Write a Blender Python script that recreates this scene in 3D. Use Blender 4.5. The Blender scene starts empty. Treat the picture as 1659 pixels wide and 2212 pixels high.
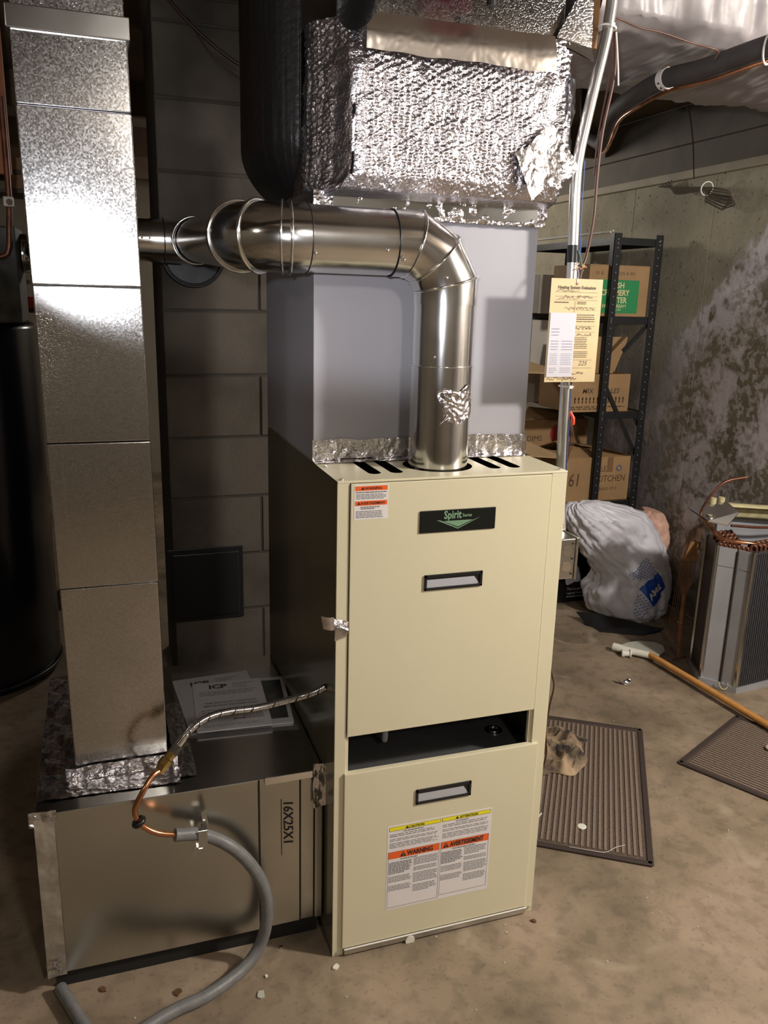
import bpy, bmesh, math, random
from mathutils import Vector, Matrix, noise
from mathutils.bvhtree import BVHTree
random.seed(7)
SC = bpy.context.scene
COL = SC.collection
V = Vector
# ------------------------------------------------------------------ camera
CAM_C = V((-0.3892, -1.3820, 1.3360))
def cam_axes(y, p, r):
    f = V((math.sin(y)*math.cos(p), math.cos(y)*math.cos(p), math.sin(p)))
    rt = V((math.cos(y), -math.sin(y), 0)); up = rt.cross(f)
    c, s = math.cos(r), math.sin(r)
    return c*rt+s*up, -s*rt+c*up, f
CR, CU, CF = cam_axes(0.3328, -0.2550, 0.0260)
cd = bpy.data.cameras.new('camera'); cam = bpy.data.objects.new('camera', cd); COL.objects.link(cam)
cam.matrix_world = Matrix(((CR.x, CU.x, -CF.x, CAM_C.x), (CR.y, CU.y, -CF.y, CAM_C.y), (CR.z, CU.z, -CF.z, CAM_C.z), (0, 0, 0, 1)))
cd.sensor_fit = 'VERTICAL'; cd.sensor_height = 24; cd.lens = 24*1782.5/2212; cd.clip_start = 0.02
SC.camera = cam
# ------------------------------------------------------------------ world, lamps, exposure
SC.view_settings.view_transform = 'Standard'; SC.view_settings.look = 'None'
SC.view_settings.gamma = 1; SC.view_settings.exposure = 0.0
w = bpy.data.worlds.new('world'); SC.world = w; w.use_nodes = True
w.node_tree.nodes['Background'].inputs[0].default_value = (0.05, 0.048, 0.045, 1)
w.node_tree.nodes['Background'].inputs[1].default_value = 1.0
def lamp(name, kind, loc, power, col, **kw):
    d = bpy.data.lights.new(name, kind); d.energy = power; d.color = col
    for k, v in kw.items(): setattr(d, k, v)
    o = bpy.data.objects.new(name, d); o.location = loc; COL.objects.link(o)
    return o
# the phone's own light beside the lens, its lower part held off by a finger
fl = lamp('phone_light', 'SPOT', (-0.455, -1.395, 1.395), 52, (0.95, 0.95, 1.0), shadow_soft_size=0.02, spot_size=math.radians(76), spot_blend=0.18)
fl.rotation_euler = (CF*1.0 + CU*0.93 + CR*0.06).normalized().to_track_quat('-Z', 'Y').to_euler()
# bare ceiling bulb, then three unseen fill lamps added to lift the dark parts
lamp('ceiling_bulb', 'POINT', (1.72, -0.95, 1.88), 168, (1.0, 0.945, 0.87), shadow_soft_size=0.07)
lamp('fill_lamp_near', 'POINT', (0.10, -2.4, 2.0), 42, (1.0, 0.945, 0.87), shadow_soft_size=0.10)  # added fill for the surfaces facing the camera, unseen
lamp('fill_lamp_left', 'POINT', (-2.0, -1.2, 2.0), 10, (1.0, 0.945, 0.87), shadow_soft_size=0.08)  # added dim fill from the left, unseen
lamp('fill_lamp_rear', 'POINT', (0.95, 3.3, 1.95), 32, (1.0, 0.93, 0.84), shadow_soft_size=0.12)  # added fill for right wall, shelves and far floor, unseen

# ------------------------------------------------------------------ helpers
def tag(o, label=None, cat=None, group=None, kind=None):
    if label: o['label'] = label
    if cat: o['category'] = cat
    if group: o['group'] = group
    if kind: o['kind'] = kind
    return o
def wpos(o):
    p = V((0, 0, 0))
    while o is not None: p += o.location; o = o.parent
    return p
def thing(name, loc, label, cat, group=None):
    o = bpy.data.objects.new(name, None); o.empty_display_size = 0.05; o.location = loc; COL.objects.link(o)
    return tag(o, label, cat, group)
class MB:
    def __init__(s): s.v = []; s.f = []; s.m = []; s.sm = []
    def add(s, vs, fs, m=0, smooth=False):
        n = len(s.v); s.v += [V(a) for a in vs]
        for f in fs: s.f.append([i+n for i in f]); s.m.append(m); s.sm.append(smooth)
        return s
    def box(s, a, b, m=0):
        x0, y0, z0 = a; x1, y1, z1 = b
        return s.add([(x0,y0,z0),(x1,y0,z0),(x1,y1,z0),(x0,y1,z0),(x0,y0,z1),(x1,y0,z1),(x1,y1,z1),(x0,y1,z1)],
                     [(0,3,2,1),(4,5,6,7),(0,1,5,4),(1,2,6,5),(2,3,7,6),(3,0,4,7)], m)
    def obox(s, c, ax, ay, az, m=0):      # oriented box, half vectors
        c, ax, ay, az = V(c), V(ax), V(ay), V(az)
        vs = [c+i*ax+j*ay+k*az for k in (-1, 1) for (i, j) in ((-1,-1),(1,-1),(1,1),(-1,1))]
        return s.add(vs, [(0,3,2,1),(4,5,6,7),(0,1,5,4),(1,2,6,5),(2,3,7,6),(3,0,4,7)], m)
    def prism(s, pts, z0, z1, m=0):
        n = len(pts)
        vs = [(x, y, z0) for x, y in pts]+[(x, y, z1) for x, y in pts]
        fs = [list(range(n))[::-1], list(range(n, 2*n))]+[(i, (i+1) % n, n+(i+1) % n, n+i) for i in range(n)]
        return s.add(vs, fs, m)
    def loft(s, rings, m=0, cap=True, smooth=True, closed=True):
        n = len(rings[0]); vs = [p for r in rings for p in r]; fs = []
        for i in range(len(rings)-1):
            for j in range(n if closed else n-1):
                k = (j+1) % n
                fs.append((i*n+j, i*n+k, (i+1)*n+k, (i+1)*n+j))
        s.add(vs, fs, m, smooth)
        if cap:
            s.add(rings[0], [list(range(n))[::-1]], m); s.add(rings[-1], [list(range(n))], m)
        return s
    def tube(s, path, r, n=12, m=0, cap=True, miter=False, ru=None, smooth=True):
        P = [V(p) for p in path]; N = len(P)
        rad = r if isinstance(r, (list, tuple)) else [r]*N
        D = [(P[i+1]-P[i]).normalized() for i in range(N-1)]
        d0 = D[0]; u = d0.orthogonal().normalized() if ru is None else (V(ru)-V(ru).dot(d0)*d0).normalized(); v = d0.cross(u)
        rings = []
        for i in range(N):
            da = D[max(i-1, 0)]; db = D[min(i, N-2)]
            nb = (da+db).normalized()
            ring = []
            for k in range(n):
                a = 2*math.pi*k/n; qv = rad[i]*(math.cos(a)*u+math.sin(a)*v)
                den = da.dot(nb)
                if miter and den > .2: qv = qv-da*(qv.dot(nb)/den)
                ring.append(P[i]+qv)
            rings.append(ring)
            if i < N-1:      # transport frame
                q = da.rotation_difference(db); u = q @ u; v = q @ v
        if not miter:
            pass
        return s.loft(rings, m, cap, smooth)
    def cyl(s, c, r, axis, h, n=24, m=0, r2=None, smooth=True):
        c = V(c); a = V(axis).normalized()
        return s.tube([c, c+a*h], [r, r if r2 is None else r2], n, m, True, smooth=smooth)
    def torus(s, c, axis, R, r, n=36, k=8, m=0, upv=None):
        c = V(c); a = V(axis).normalized(); u = a.orthogonal().normalized(); v = a.cross(u); rings = []
        for i in range(n+1):
            t = 2*math.pi*i/n; o = math.cos(t)*u+math.sin(t)*v
            rings.append([c+o*(R+r*math.cos(2*math.pi*j/k))+a*r*math.sin(2*math.pi*j/k) for j in range(k)])
        return s.loft(rings, m, False)
    def sphere(s, c, r, n=12, k=8, m=0, sc=(1, 1, 1)):
        c = V(c); rings = []
        for i in range(1, k):
            t = math.pi*i/k
            rings.append([c+V((r*sc[0]*math.sin(t)*math.cos(2*math.pi*j/n), r*sc[1]*math.sin(t)*math.sin(2*math.pi*j/n), -r*sc[2]*math.cos(t))) for j in range(n)])
        return s.loft(rings, m)
    def grid(s, fn, nu, nv, m=0, smooth=True):
        vs = [fn(i/nu, j/nv) for j in range(nv+1) for i in range(nu+1)]
        fs = [(j*(nu+1)+i, j*(nu+1)+i+1, (j+1)*(nu+1)+i+1, (j+1)*(nu+1)+i) for j in range(nv) for i in range(nu)]
        return s.add(vs, fs, m, smooth)
    def build(s, name, mats, parent=None, bevel=0, seg=2, label=None, thick=0, sub=0):
        if not isinstance(mats, (list, tuple)): mats = [mats]
        if parent is not None: org = wpos(parent); loc = V((0, 0, 0))
        else:
            xs = [p.x for p in s.v]; ys = [p.y for p in s.v]; zs = [p.z for p in s.v]
            org = V(((min(xs)+max(xs))/2, (min(ys)+max(ys))/2, min(zs))); loc = org
        me = bpy.data.meshes.new(name); me.from_pydata([tuple(p-org) for p in s.v], [], s.f)
        for mt in mats: me.materials.append(mt)
        me.polygons.foreach_set('material_index', s.m); me.polygons.foreach_set('use_smooth', s.sm)
        me.update()
        o = bpy.data.objects.new(name, me); COL.objects.link(o); o.location = loc
        if parent is not None: o.parent = parent
        if thick:
            md = o.modifiers.new('solid', 'SOLIDIFY'); md.thickness = thick; md.offset = 0
        if bevel:
            md = o.modifiers.new('bevel', 'BEVEL'); md.width = bevel; md.segments = seg; md.limit_method = 'ANGLE'; md.angle_limit = math.radians(40)
            md.harden_normals = False
        if sub:
            md = o.modifiers.new('sub', 'SUBSURF'); md.levels = sub; md.render_levels = sub
        if label: o['label'] = label
        return o
def smooth_path(P, n=6):
    P = [V(p) for p in P]; out = []
    Q = [2*P[0]-P[1]]+P+[2*P[-1]-P[-2]]
    for i in range(1, len(Q)-2):
        a, b, c, d = Q[i-1], Q[i], Q[i+1], Q[i+2]
        for k in range(n):
            t = k/n
            out.append(0.5*((2*b)+(c-a)*t+(2*a-5*b+4*c-d)*t*t+(3*b-a-3*c+d)*t*t*t))
    out.append(P[-1]); return out
def nz(p, s=1.0, seed=0.0): return noise.noise(V((p[0]*s+seed, p[1]*s+seed*1.7, p[2]*s-seed)))
_dg = None
def text(s, size, org, right, up, mat, parent, name='lettering', align='LEFT', sx=1.0, shear=0.0, off=0.0006, bold=0.0, spacing=1.0, kind=None):
    cu = bpy.data.curves.new('t', 'FONT'); cu.body = s; cu.size = size; cu.align_x = align; cu.resolution_u = 2; cu.shear = shear
    cu.offset = bold; cu.space_character = spacing; cu.fill_mode = 'FRONT'
    ob = bpy.data.objects.new('t', cu); COL.objects.link(ob)
    bpy.context.view_layer.update()
    dg = bpy.context.evaluated_depsgraph_get()
    me = bpy.data.meshes.new_from_object(ob.evaluated_get(dg))
    bpy.data.objects.remove(ob); bpy.data.curves.remove(cu)
    right = V(right).normalized(); up = V(up).normalized(); nrm = right.cross(up).normalized(); org = V(org)
    m = MB(); m.v = [org+right*(v.co.x*sx)+up*v.co.y+nrm*off for v in me.vertices]
    m.f = [list(p.vertices) for p in me.polygons]; m.m = [0]*len(m.f); m.sm = [False]*len(m.f)
    me.materials.clear(); bpy.data.meshes.remove(me)
    if not m.f: return None
    return m.build(name, mat, parent)
def greek(m, x0, x1, z0, z1, rows, fx, th=0.5, rnd=None, mi=0, indent=0):     # broken fine print in a block
    rnd = rnd or random.Random(3)
    dz = (z1-z0)/rows
    for r in range(rows):
        z = z1-(r+0.5)*dz; x = x0
        end = x1-(x1-x0)*rnd.choice((0, .02, .05, .1, .35 if r == rows-1 else .03))
        while x < end:
            wl = (x1-x0)*rnd.uniform(.05, .16); e = min(x+wl, end)
            m.add([fx(x, z-dz*th/2), fx(e, z-dz*th/2), fx(e, z+dz*th/2), fx(x, z+dz*th/2)], [(0, 1, 2, 3)], mi)
            x = e+(x1-x0)*.022
# ------------------------------------------------------------------ materials
def mat(name, col, rough=0.5, metal=0.0, var=0.0, vs=8.0, col2=None, bump=0.0, bs=40.0, bdist=0.002, spec=0.5, coat=0.0, alpha=1.0, trans=0.0, rvar=0.0, det=4.0):
    m = bpy.data.materials.new(name); m.use_nodes = True; nt = m.node_tree; N = nt.nodes; L = nt.links
    b = N['Principled BSDF']
    b.inputs['Base Color'].default_value = (*col, 1); b.inputs['Roughness'].default_value = rough; b.inputs['Metallic'].default_value = metal
    b.inputs['Specular IOR Level'].default_value = spec; b.inputs['Coat Weight'].default_value = coat
    b.inputs['Alpha'].default_value = alpha; b.inputs['Transmission Weight'].default_value = trans
    geo = N.new('ShaderNodeNewGeometry')
    if col2 or var or rvar:
        n = N.new('ShaderNodeTexNoise'); n.inputs['Scale'].default_value = vs; n.inputs['Detail'].default_value = det
        L.new(geo.outputs['Position'], n.inputs['Vector'])
        if col2 or var:
            r = N.new('ShaderNodeValToRGB'); L.new(n.outputs[0], r.inputs[0])
            c2 = col2 or tuple(c*(1-var) for c in col); c1 = col if col2 else tuple(min(1, c*(1+var)) for c in col)
            r.color_ramp.elements[0].position = .35; r.color_ramp.elements[1].position = .65
            r.color_ramp.elements[0].color = (*c2, 1); r.color_ramp.elements[1].color = (*c1, 1)
            L.new(r.outputs[0], b.inputs['Base Color'])
        if rvar:
            mr = N.new('ShaderNodeMapRange'); mr.inputs[1].default_value = .3; mr.inputs[2].default_value = .7
            mr.inputs[3].default_value = rough-rvar; mr.inputs[4].default_value = rough+rvar
            L.new(n.outputs[0], mr.inputs[0]); L.new(mr.outputs[0], b.inputs['Roughness'])
    if bump:
        n2 = N.new('ShaderNodeTexNoise'); n2.inputs['Scale'].default_value = bs; n2.inputs['Detail'].default_value = 3
        L.new(geo.outputs['Position'], n2.inputs['Vector'])
        bp = N.new('ShaderNodeBump'); bp.inputs['Strength'].default_value = bump; bp.inputs['Distance'].default_value = bdist
        L.new(n2.outputs[0], bp.inputs['Height']); L.new(bp.outputs[0], b.inputs['Normal'])
    return m
def lin(r, g, b):
    f = lambda c: (c/255/12.92) if c/255 <= .04045 else ((c/255+.055)/1.055)**2.4
    return (f(r), f(g), f(b))
def galv(name, base, rough, scale=420, bstr=0.25):
    m = mat(name, base, rough, 1.0); nt = m.node_tree; N = nt.nodes; L = nt.links; b = N['Principled BSDF']
    geo = N['Geometry'] if 'Geometry' in N else N.new('ShaderNodeNewGeometry')
    vo = N.new('ShaderNodeTexVoronoi'); vo.inputs['Scale'].default_value = scale; L.new(geo.outputs['Position'], vo.inputs['Vector'])
    sep = N.new('ShaderNodeSeparateColor'); L.new(vo.outputs['Color'], sep.inputs[0])
    n = N.new('ShaderNodeTexNoise'); n.inputs['Scale'].default_value = 5; n.inputs['Detail'].default_value = 5; L.new(geo.outputs['Position'], n.inputs['Vector'])
    mx = N.new('ShaderNodeMath'); mx.operation = 'MULTIPLY_ADD'; mx.inputs[1].default_value = .35; mx.inputs[2].default_value = .5
    L.new(n.outputs[0], mx.inputs[0])
    m2 = N.new('ShaderNodeMath'); m2.operation = 'MULTIPLY_ADD'; m2.inputs[1].default_value = .3; L.new(sep.outputs[0], m2.inputs[0]); L.new(mx.outputs[0], m2.inputs[2])
    cr = N.new('ShaderNodeMix'); cr.data_type = 'RGBA'; cr.inputs[6].default_value = (*[c*.55 for c in base], 1); cr.inputs[7].default_value = (*[min(1, c*1.15) for c in base], 1)
    L.new(m2.outputs[0], cr.inputs[0]); L.new(cr.outputs[2], b.inputs['Base Color'])
    mr = N.new('ShaderNodeMapRange'); mr.inputs[3].default_value = rough-.03; mr.inputs[4].default_value = rough+.05
    L.new(sep.outputs[1], mr.inputs[0]); L.new(mr.outputs[0], b.inputs['Roughness'])
    bp = N.new('ShaderNodeBump'); bp.inputs['Strength'].default_value = bstr; bp.inputs['Distance'].default_value = .0006
    L.new(vo.outputs['Color'], bp.inputs['Height']); L.new(bp.outputs[0], b.inputs['Normal'])
    return m
M_beige = mat('beige_enamel', lin(214, 207, 178), .33, 0, .02, 3, bump=.05, bs=250, bdist=.0004)
M_beige_shade = mat('beige_enamel_shaded', lin(120, 116, 96), .18, .35, .06, 4)  # the front's beige with the unlit sides' shade put into its colour
M_gray = mat('gray_enamel', lin(160, 159, 166), .42, .0, .03, 3, bump=.04, bs=200, bdist=.0004)
M_grayside = M_gray
M_galv = galv('galvanised_spangle', (.52, .52, .52), .155, 380, .22)
M_galvs = mat('galvanised_smooth', (.60, .60, .58), .20, 1, .08, 3, rvar=.05, bump=.05, bs=12, bdist=.002)
M_box = mat('galvanised_dull', (.56, .55, .50), .27, 1, .04, 4, rvar=.03, bump=.04, bs=5, bdist=.003, det=1)
M_pipe = mat('new_vent_pipe', (.71, .71, .70), .17, 1, .06, 6, bump=.06, bs=30, bdist=.002, rvar=.05)
M_bead = mat('bright_bead', (.85, .85, .83), .15, 1)
M_foil = mat('crinkled_foil', (.70, .69, .72), .2, 1, bump=.3, bs=70, bdist=.003)
M_foilb = mat('bubble_foil', (.64, .62, .67), .22, 1, bump=.7, bs=190, bdist=.003)
M_tape = mat('foil_tape', (.70, .68, .70), .24, 1, bump=.6, bs=70, bdist=.005)
M_tapedull = mat('dull_tape', (.55, .51, .45), .35, .8, bump=.3, bs=40, bdist=.003)
M_black = mat('black_plastic', (.012, .012, .013), .32)
M_blackm = mat('black_paint', (.014, .014, .015), .4, .2, bump=.1, bs=80)
M_flex = mat('black_wrap', (.010, .009, .009), .38, 0, bump=.5, bs=90, bdist=.003, spec=.25)
M_dark = mat('dark_void', (.01, .01, .01), .7)
M_deck = mat('dark_deck', (.12, .12, .12), .4, .4)
M_white = mat('white_label', lin(226, 222, 222), .4)
M_orange = mat('warning_orange', lin(236, 100, 40), .4)
M_yellow = mat('caution_yellow', lin(238, 226, 40), .4)
M_ink = mat('black_ink', (.02, .02, .02), .5)
M_ink2 = mat('fine_print', (.14, .14, .15), .5)
M_badge = mat('badge_green', lin(120, 154, 124), .35)
M_badgebg = mat('badge_black', lin(20, 24, 22), .25)
M_recess = mat('gray_recess', lin(178, 180, 186), .4)
M_tag = mat('manila_card', lin(200, 180, 138), .6, 0, .03, 20)
M_paper = mat('white_paper', lin(196, 194, 202), .6)
M_book = mat('booklet_paper', lin(214, 213, 216), .5)
M_sheet = mat('booklet_sheet', lin(232, 230, 234), .5)
M_film = mat('clear_film', (.8, .8, .8), .08, 0, alpha=.09)
M_copper = mat('copper', (.72, .34, .18), .25, 1, .2, 20, rvar=.1)
M_foam = mat('foam_insulation', lin(62, 58, 56), .7, 0, .1, 20, bump=.3, bs=60)
M_copperd = mat('dull_copper', lin(112, 72, 56), .35, .5, .3, 30)
M_brass = mat('brass', (.72, .50, .18), .22, 1)
M_hose = mat('gray_hose', lin(112, 112, 112), .45, 0, .1, 60, bump=.6, bs=220, bdist=.001)
M_braid = mat('braided_steel', (.75, .75, .76), .22, 1)
M_zip = mat('white_nylon', lin(225, 222, 215), .35)
M_conduit = mat('conduit', (.72, .72, .70), .3, 1, .12, 12)
M_wire = mat('brown_wire', lin(82, 50, 38), .45)
M_wirer = mat('dark_cable', lin(46, 26, 20), .5)
M_bluew = mat('blue_wire', lin(60, 90, 150), .5)
M_greenw = mat('green_wire', lin(60, 120, 90), .5)
M_red = mat('orange_red', lin(240, 80, 50), .4)
M_darkred = mat('dark_red', lin(110, 40, 42), .4)
M_card = mat('cardboard', lin(152, 120, 82), .75, 0, .10, 9, bump=.15, bs=60)
M_cardl = mat('cardboard_light', lin(176, 146, 108), .75, 0, .06, 9)
M_cardw = mat('white_carton', lin(176, 170, 160), .7, 0, .06, 9)
M_green = mat('green_print', lin(30, 128, 72), .55)
M_cream = mat('cream_print', lin(220, 200, 150), .55)
M_print = mat('brown_print', lin(70, 50, 34), .6)
M_redprint = mat('red_print', lin(160, 50, 36), .6)
M_board = mat('chipboard', lin(84, 68, 52), .7, 0, .15, 40)
M_tank = mat('tank_enamel', (.008, .009, .016), .22, 0, .1, 4)
M_wood = mat('wood_pole', lin(200, 142, 74), .38, 0, .12, 25)
M_woodr = mat('rough_wood', lin(128, 92, 54), .6, 0, .25, 18)
M_pvc = mat('white_plastic', lin(226, 224, 210), .3)
M_pvcd = mat('dull_plastic', lin(190, 190, 178), .45, 0, .08, 18)
M_mat = mat('ribbed_mat', lin(86, 72, 62), .9, 0, .22, 160, bump=.5, bs=400)
M_matl = mat('mat_rib', lin(128, 112, 98), .9, 0, .15, 160, bump=.5, bs=400)
M_matedge = mat('mat_border', lin(60, 48, 44), .7)
M_rag = mat('dirty_rag', lin(176, 152, 122), .9, 0, 0, 14, col2=lin(44, 38, 34), bump=.6, bs=60, bdist=.004)
M_poly = mat('poly_wrap', lin(140, 134, 134), .42, 0, .05, 6, bump=.3, bs=14, bdist=.01)
M_bag = mat('white_bag', lin(214, 213, 222), .42, 0, .05, 8, bump=.25, bs=14, bdist=.008)
M_blue = mat('blue_print', lin(28, 78, 176), .45)
M_bluel = mat('pale_blue_print', lin(120, 140, 186), .5)
M_pink = mat('pink_pack', lin(228, 184, 164), .35, 0, .12, 50, bump=.5, bs=60, bdist=.004)
M_fin = mat('coil_fins', lin(74, 74, 78), .45, .3, .15, 120)
M_coilm = mat('coil_casing', lin(172, 173, 178), .42, .3, .05, 10)
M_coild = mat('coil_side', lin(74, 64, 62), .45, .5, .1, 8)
M_creamf = mat('cream_insulation', lin(192, 182, 140), .7, 0, .15, 30)
M_rust = mat('rusty_steel', lin(112, 78, 52), .6, .1, .3, 40)
M_blackb = mat('black_carton', lin(22, 22, 24), .5)
M_trim = mat('sill_plate', lin(172, 162, 142), .7, 0, .12, 8)
M_rim = mat('rim_board', lin(112, 106, 96), .75, 0, .12, 8)
M_lumber = mat('joist_lumber', lin(86, 68, 50), .75, 0, .2, 10)
M_gauge = mat('old_paint', lin(70, 70, 66), .6, .3, .5, 20)
def floor_mat():
    m = mat('concrete_floor', lin(134, 116, 92), .6); nt = m.node_tree; N = nt.nodes; L = nt.links; b = N['Principled BSDF']
    g = N['Geometry']
    def ns(sc, det, dist=0):
        n = N.new('ShaderNodeTexNoise'); n.inputs['Scale'].default_value = sc; n.inputs['Detail'].default_value = det; n.inputs['Distortion'].default_value = dist
        L.new(g.outputs['Position'], n.inputs['Vector']); return n
    def ramp(src, stops):
        r = N.new('ShaderNodeValToRGB'); L.new(src, r.inputs[0])
        e = r.color_ramp.elements
        while len(e) < len(stops): e.new(.5)
        for k, (p, c) in enumerate(stops): e[k].position = p; e[k].color = (*c, 1)
        return r
    a = ramp(ns(3.4, 9, .4).outputs[0], [(.32, lin(112, 98, 80)), (.5, lin(140, 124, 103)), (.68, lin(160, 141, 120))])
    c = ramp(ns(22, 9, .2).outputs[0], [(.36, (.55, .55, .55)), (.52, (1, 1, 1))])
    d = ramp(ns(90, 4).outputs[0], [(.30, (.6, .58, .55)), (.42, (1, 1, 1))])
    x = N.new('ShaderNodeMix'); x.data_type = 'RGBA'; x.blend_type = 'MULTIPLY'; x.inputs[0].default_value = .5; L.new(a.outputs[0], x.inputs[6]); L.new(c.outputs[0], x.inputs[7])
    y = N.new('ShaderNodeMix'); y.data_type = 'RGBA'; y.blend_type = 'MULTIPLY'; y.inputs[0].default_value = .6; L.new(x.outputs[2], y.inputs[6]); L.new(d.outputs[0], y.inputs[7])
    e = ramp(ns(5, 10, 1.2).outputs[0], [(.62, (0, 0, 0)), (.72, (1, 1, 1))])
    z = N.new('ShaderNodeMix'); z.data_type = 'RGBA'; L.new(e.outputs[0], z.inputs[0]); L.new(y.outputs[2], z.inputs[6]); z.inputs[7].default_value = (*lin(172, 158, 138), 1)
    f2 = N.new('ShaderNodeMath'); f2.operation = 'MULTIPLY'; f2.inputs[1].default_value = .5; L.new(e.outputs[0], f2.inputs[0]); L.new(f2.outputs[0], z.inputs[0])
    L.new(z.outputs[2], b.inputs['Base Color'])
    bp = N.new('ShaderNodeBump'); bp.inputs['Strength'].default_value = .25; bp.inputs['Distance'].default_value = .003
    L.new(ns(40, 6).outputs[0], bp.inputs['Height']); L.new(bp.outputs[0], b.inputs['Normal'])
    return m
M_floor = floor_mat()
def wall_mat():
    m = mat('stained_concrete', lin(112, 104, 86), .85); nt = m.node_tree; N = nt.nodes; L = nt.links; b = N['Principled BSDF']; g = N['Geometry']
    def ns(sc, det, dist=0):
        n = N.new('ShaderNodeTexNoise'); n.inputs['Scale'].default_value = sc; n.inputs['Detail'].default_value = det; n.inputs['Distortion'].default_value = dist
        n.inputs['Roughness'].default_value = .62
        L.new(g.outputs['Position'], n.inputs['Vector']); return n.outputs[0]
    def mth(op, a, bb=None, c=None):
        k = N.new('ShaderNodeMath'); k.operation = op
        for i, v in enumerate((a, bb, c)):
            if v is None: continue
            if isinstance(v, (int, float)): k.inputs[i].default_value = v
            else: L.new(v, k.inputs[i])
        return k.outputs[0]
    def mix(f, c1, c2):
        k = N.new('ShaderNodeMix'); k.data_type = 'RGBA'; L.new(f, k.inputs[0])
        for i, c in ((6, c1), (7, c2)):
            if isinstance(c, tuple): k.inputs[i].default_value = (*c, 1)
            else: L.new(c, k.inputs[i])
        return k.outputs[2]
    def sstep(v, lo, hi):
        k = N.new('ShaderNodeMapRange'); k.interpolation_type = 'SMOOTHSTEP'; L.new(v, k.inputs[0]); k.inputs[1].default_value = lo; k.inputs[2].default_value = hi; return k.outputs[0]
    s = N.new('ShaderNodeSeparateXYZ'); L.new(g.outputs['Position'], s.inputs[0]); y, z = s.outputs[1], s.outputs[2]
    base = mix(sstep(ns(3, 5), .35, .65), lin(150, 143, 123), lin(172, 164, 143))
    base = mix(sstep(ns(60, 4), .62, .7), base, lin(70, 64, 52))
    # the damp front: a diagonal line falling from the near top of the wall to the shelf foot
    d = mth('SUBTRACT', mth('MULTIPLY_ADD', y, -1.1, 3.10), z)       # > 0 below the line
    front = sstep(mth('ADD', d, mth('MULTIPLY_ADD', ns(3.5, 6), .7, -.35)), -.02, .10)
    damp = mix(sstep(ns(2.2, 6, .5), .4, .6), lin(108, 99, 77), lin(138, 128, 108))
    c1 = mix(front, base, damp)
    # crust at the front's edge and efflorescence patches inside it
    edge = mth('MULTIPLY', front, mth('SUBTRACT', 1.0, sstep(mth('ADD', d, mth('MULTIPLY_ADD', ns(3.5, 6), .7, -.35)), .16, .38)))
    pat = sstep(ns(5.2, 10, .2), .49, .57)
    spk = mth('MULTIPLY', sstep(ns(34, 6, .2), .48, .56), .75)
    eff = mth('MINIMUM', mth('ADD', mth('MULTIPLY', edge, .9), mth('MULTIPLY', front, mth('MAXIMUM', pat, mth('MULTIPLY', spk, .8)))), 1.0)
    c2 = mix(mth('MULTIPLY', eff, sstep(ns(18, 8, .3), .28, .52)), c1, lin(208, 200, 202))
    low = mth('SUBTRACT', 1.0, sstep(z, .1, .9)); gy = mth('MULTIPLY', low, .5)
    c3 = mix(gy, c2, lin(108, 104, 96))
    # pale dusting behind the shelves
    far = mth('MULTIPLY', sstep(y, 1.55, 1.8), mth('MULTIPLY', sstep(ns(6, 8), .38, .55), mth('SUBTRACT', 1.0, sstep(z, .9, 1.5))))
    c4 = mix(mth('MULTIPLY', far, .8), c3, lin(158, 152, 150))
    L.new(c4, b.inputs['Base Color'])
    bp = N.new('ShaderNodeBump'); bp.inputs['Strength'].default_value = .4; bp.inputs['Distance'].default_value = .004
    L.new(ns(35, 8), bp.inputs['Height']); L.new(bp.outputs[0], b.inputs['Normal'])
    return m
M_wallr = wall_mat()
M_block = mat('block', lin(84, 77, 68), .85, 0, 0, 3.5, col2=lin(48, 44, 37), bump=.5, bs=90, bdist=.003)
M_mortar = mat('mortar', lin(60, 56, 50), .9, bump=.4, bs=90)
M_plain = mat('plain_wall', lin(120, 110, 96), .85, 0, .1, 2)
M_ceil = mat('ceiling_boards', lin(92, 78, 62), .85, 0, .15, 4)
# ================================================================== SETTING
XW = 2.02
def struct(m, name, mt, **k): return tag(m.build(name, mt, **k), kind='structure')
struct(MB().box((-3.0, -4.0, -.1), (XW, 5.0, 0)), 'floor', M_floor)
struct(MB().box((-3.0, -4.0, 2.15), (XW, 5.0, 2.25)), 'ceiling', M_ceil)
struct(MB().box((-3.1, -4.0, 0), (-3.0, 5.0, 2.15)), 'wall_left', M_plain)
struct(MB().box((-3.1, 5.0, 0), (XW+.1, 5.1, 2.15)), 'wall_back', M_plain)
struct(MB().box((-3.1, -4.1, 0), (XW+.1, -4.0, 2.15)), 'wall_front', M_plain)
wr = struct(MB().box((XW+.006, -4.0, 0), (XW+.2, 5.0, 1.85)), 'wall_right', M_wallr)
y = -4.0+.07
k = 0
while y < 5.0-.3:
    MB().box((XW, y+.0015, 0), (XW+.01, min(y+.55, 5.0)-.0015, 1.85)).build('panel', M_wallr, wr, bevel=.001, seg=1)
    y += .55
struct(MB().box((XW-.018, -4, 1.85), (XW+.2, 5, 1.885)), 'trim_1', M_trim, bevel=.004)
struct(MB().box((XW+.02, -4, 1.885), (XW+.2, 5, 1.995)), 'trim_2', M_rim)
struct(MB().box((XW+.0, -4, 1.995), (XW+.2, 5, 2.15)), 'trim_3', M_rim, bevel=.003)
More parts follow.
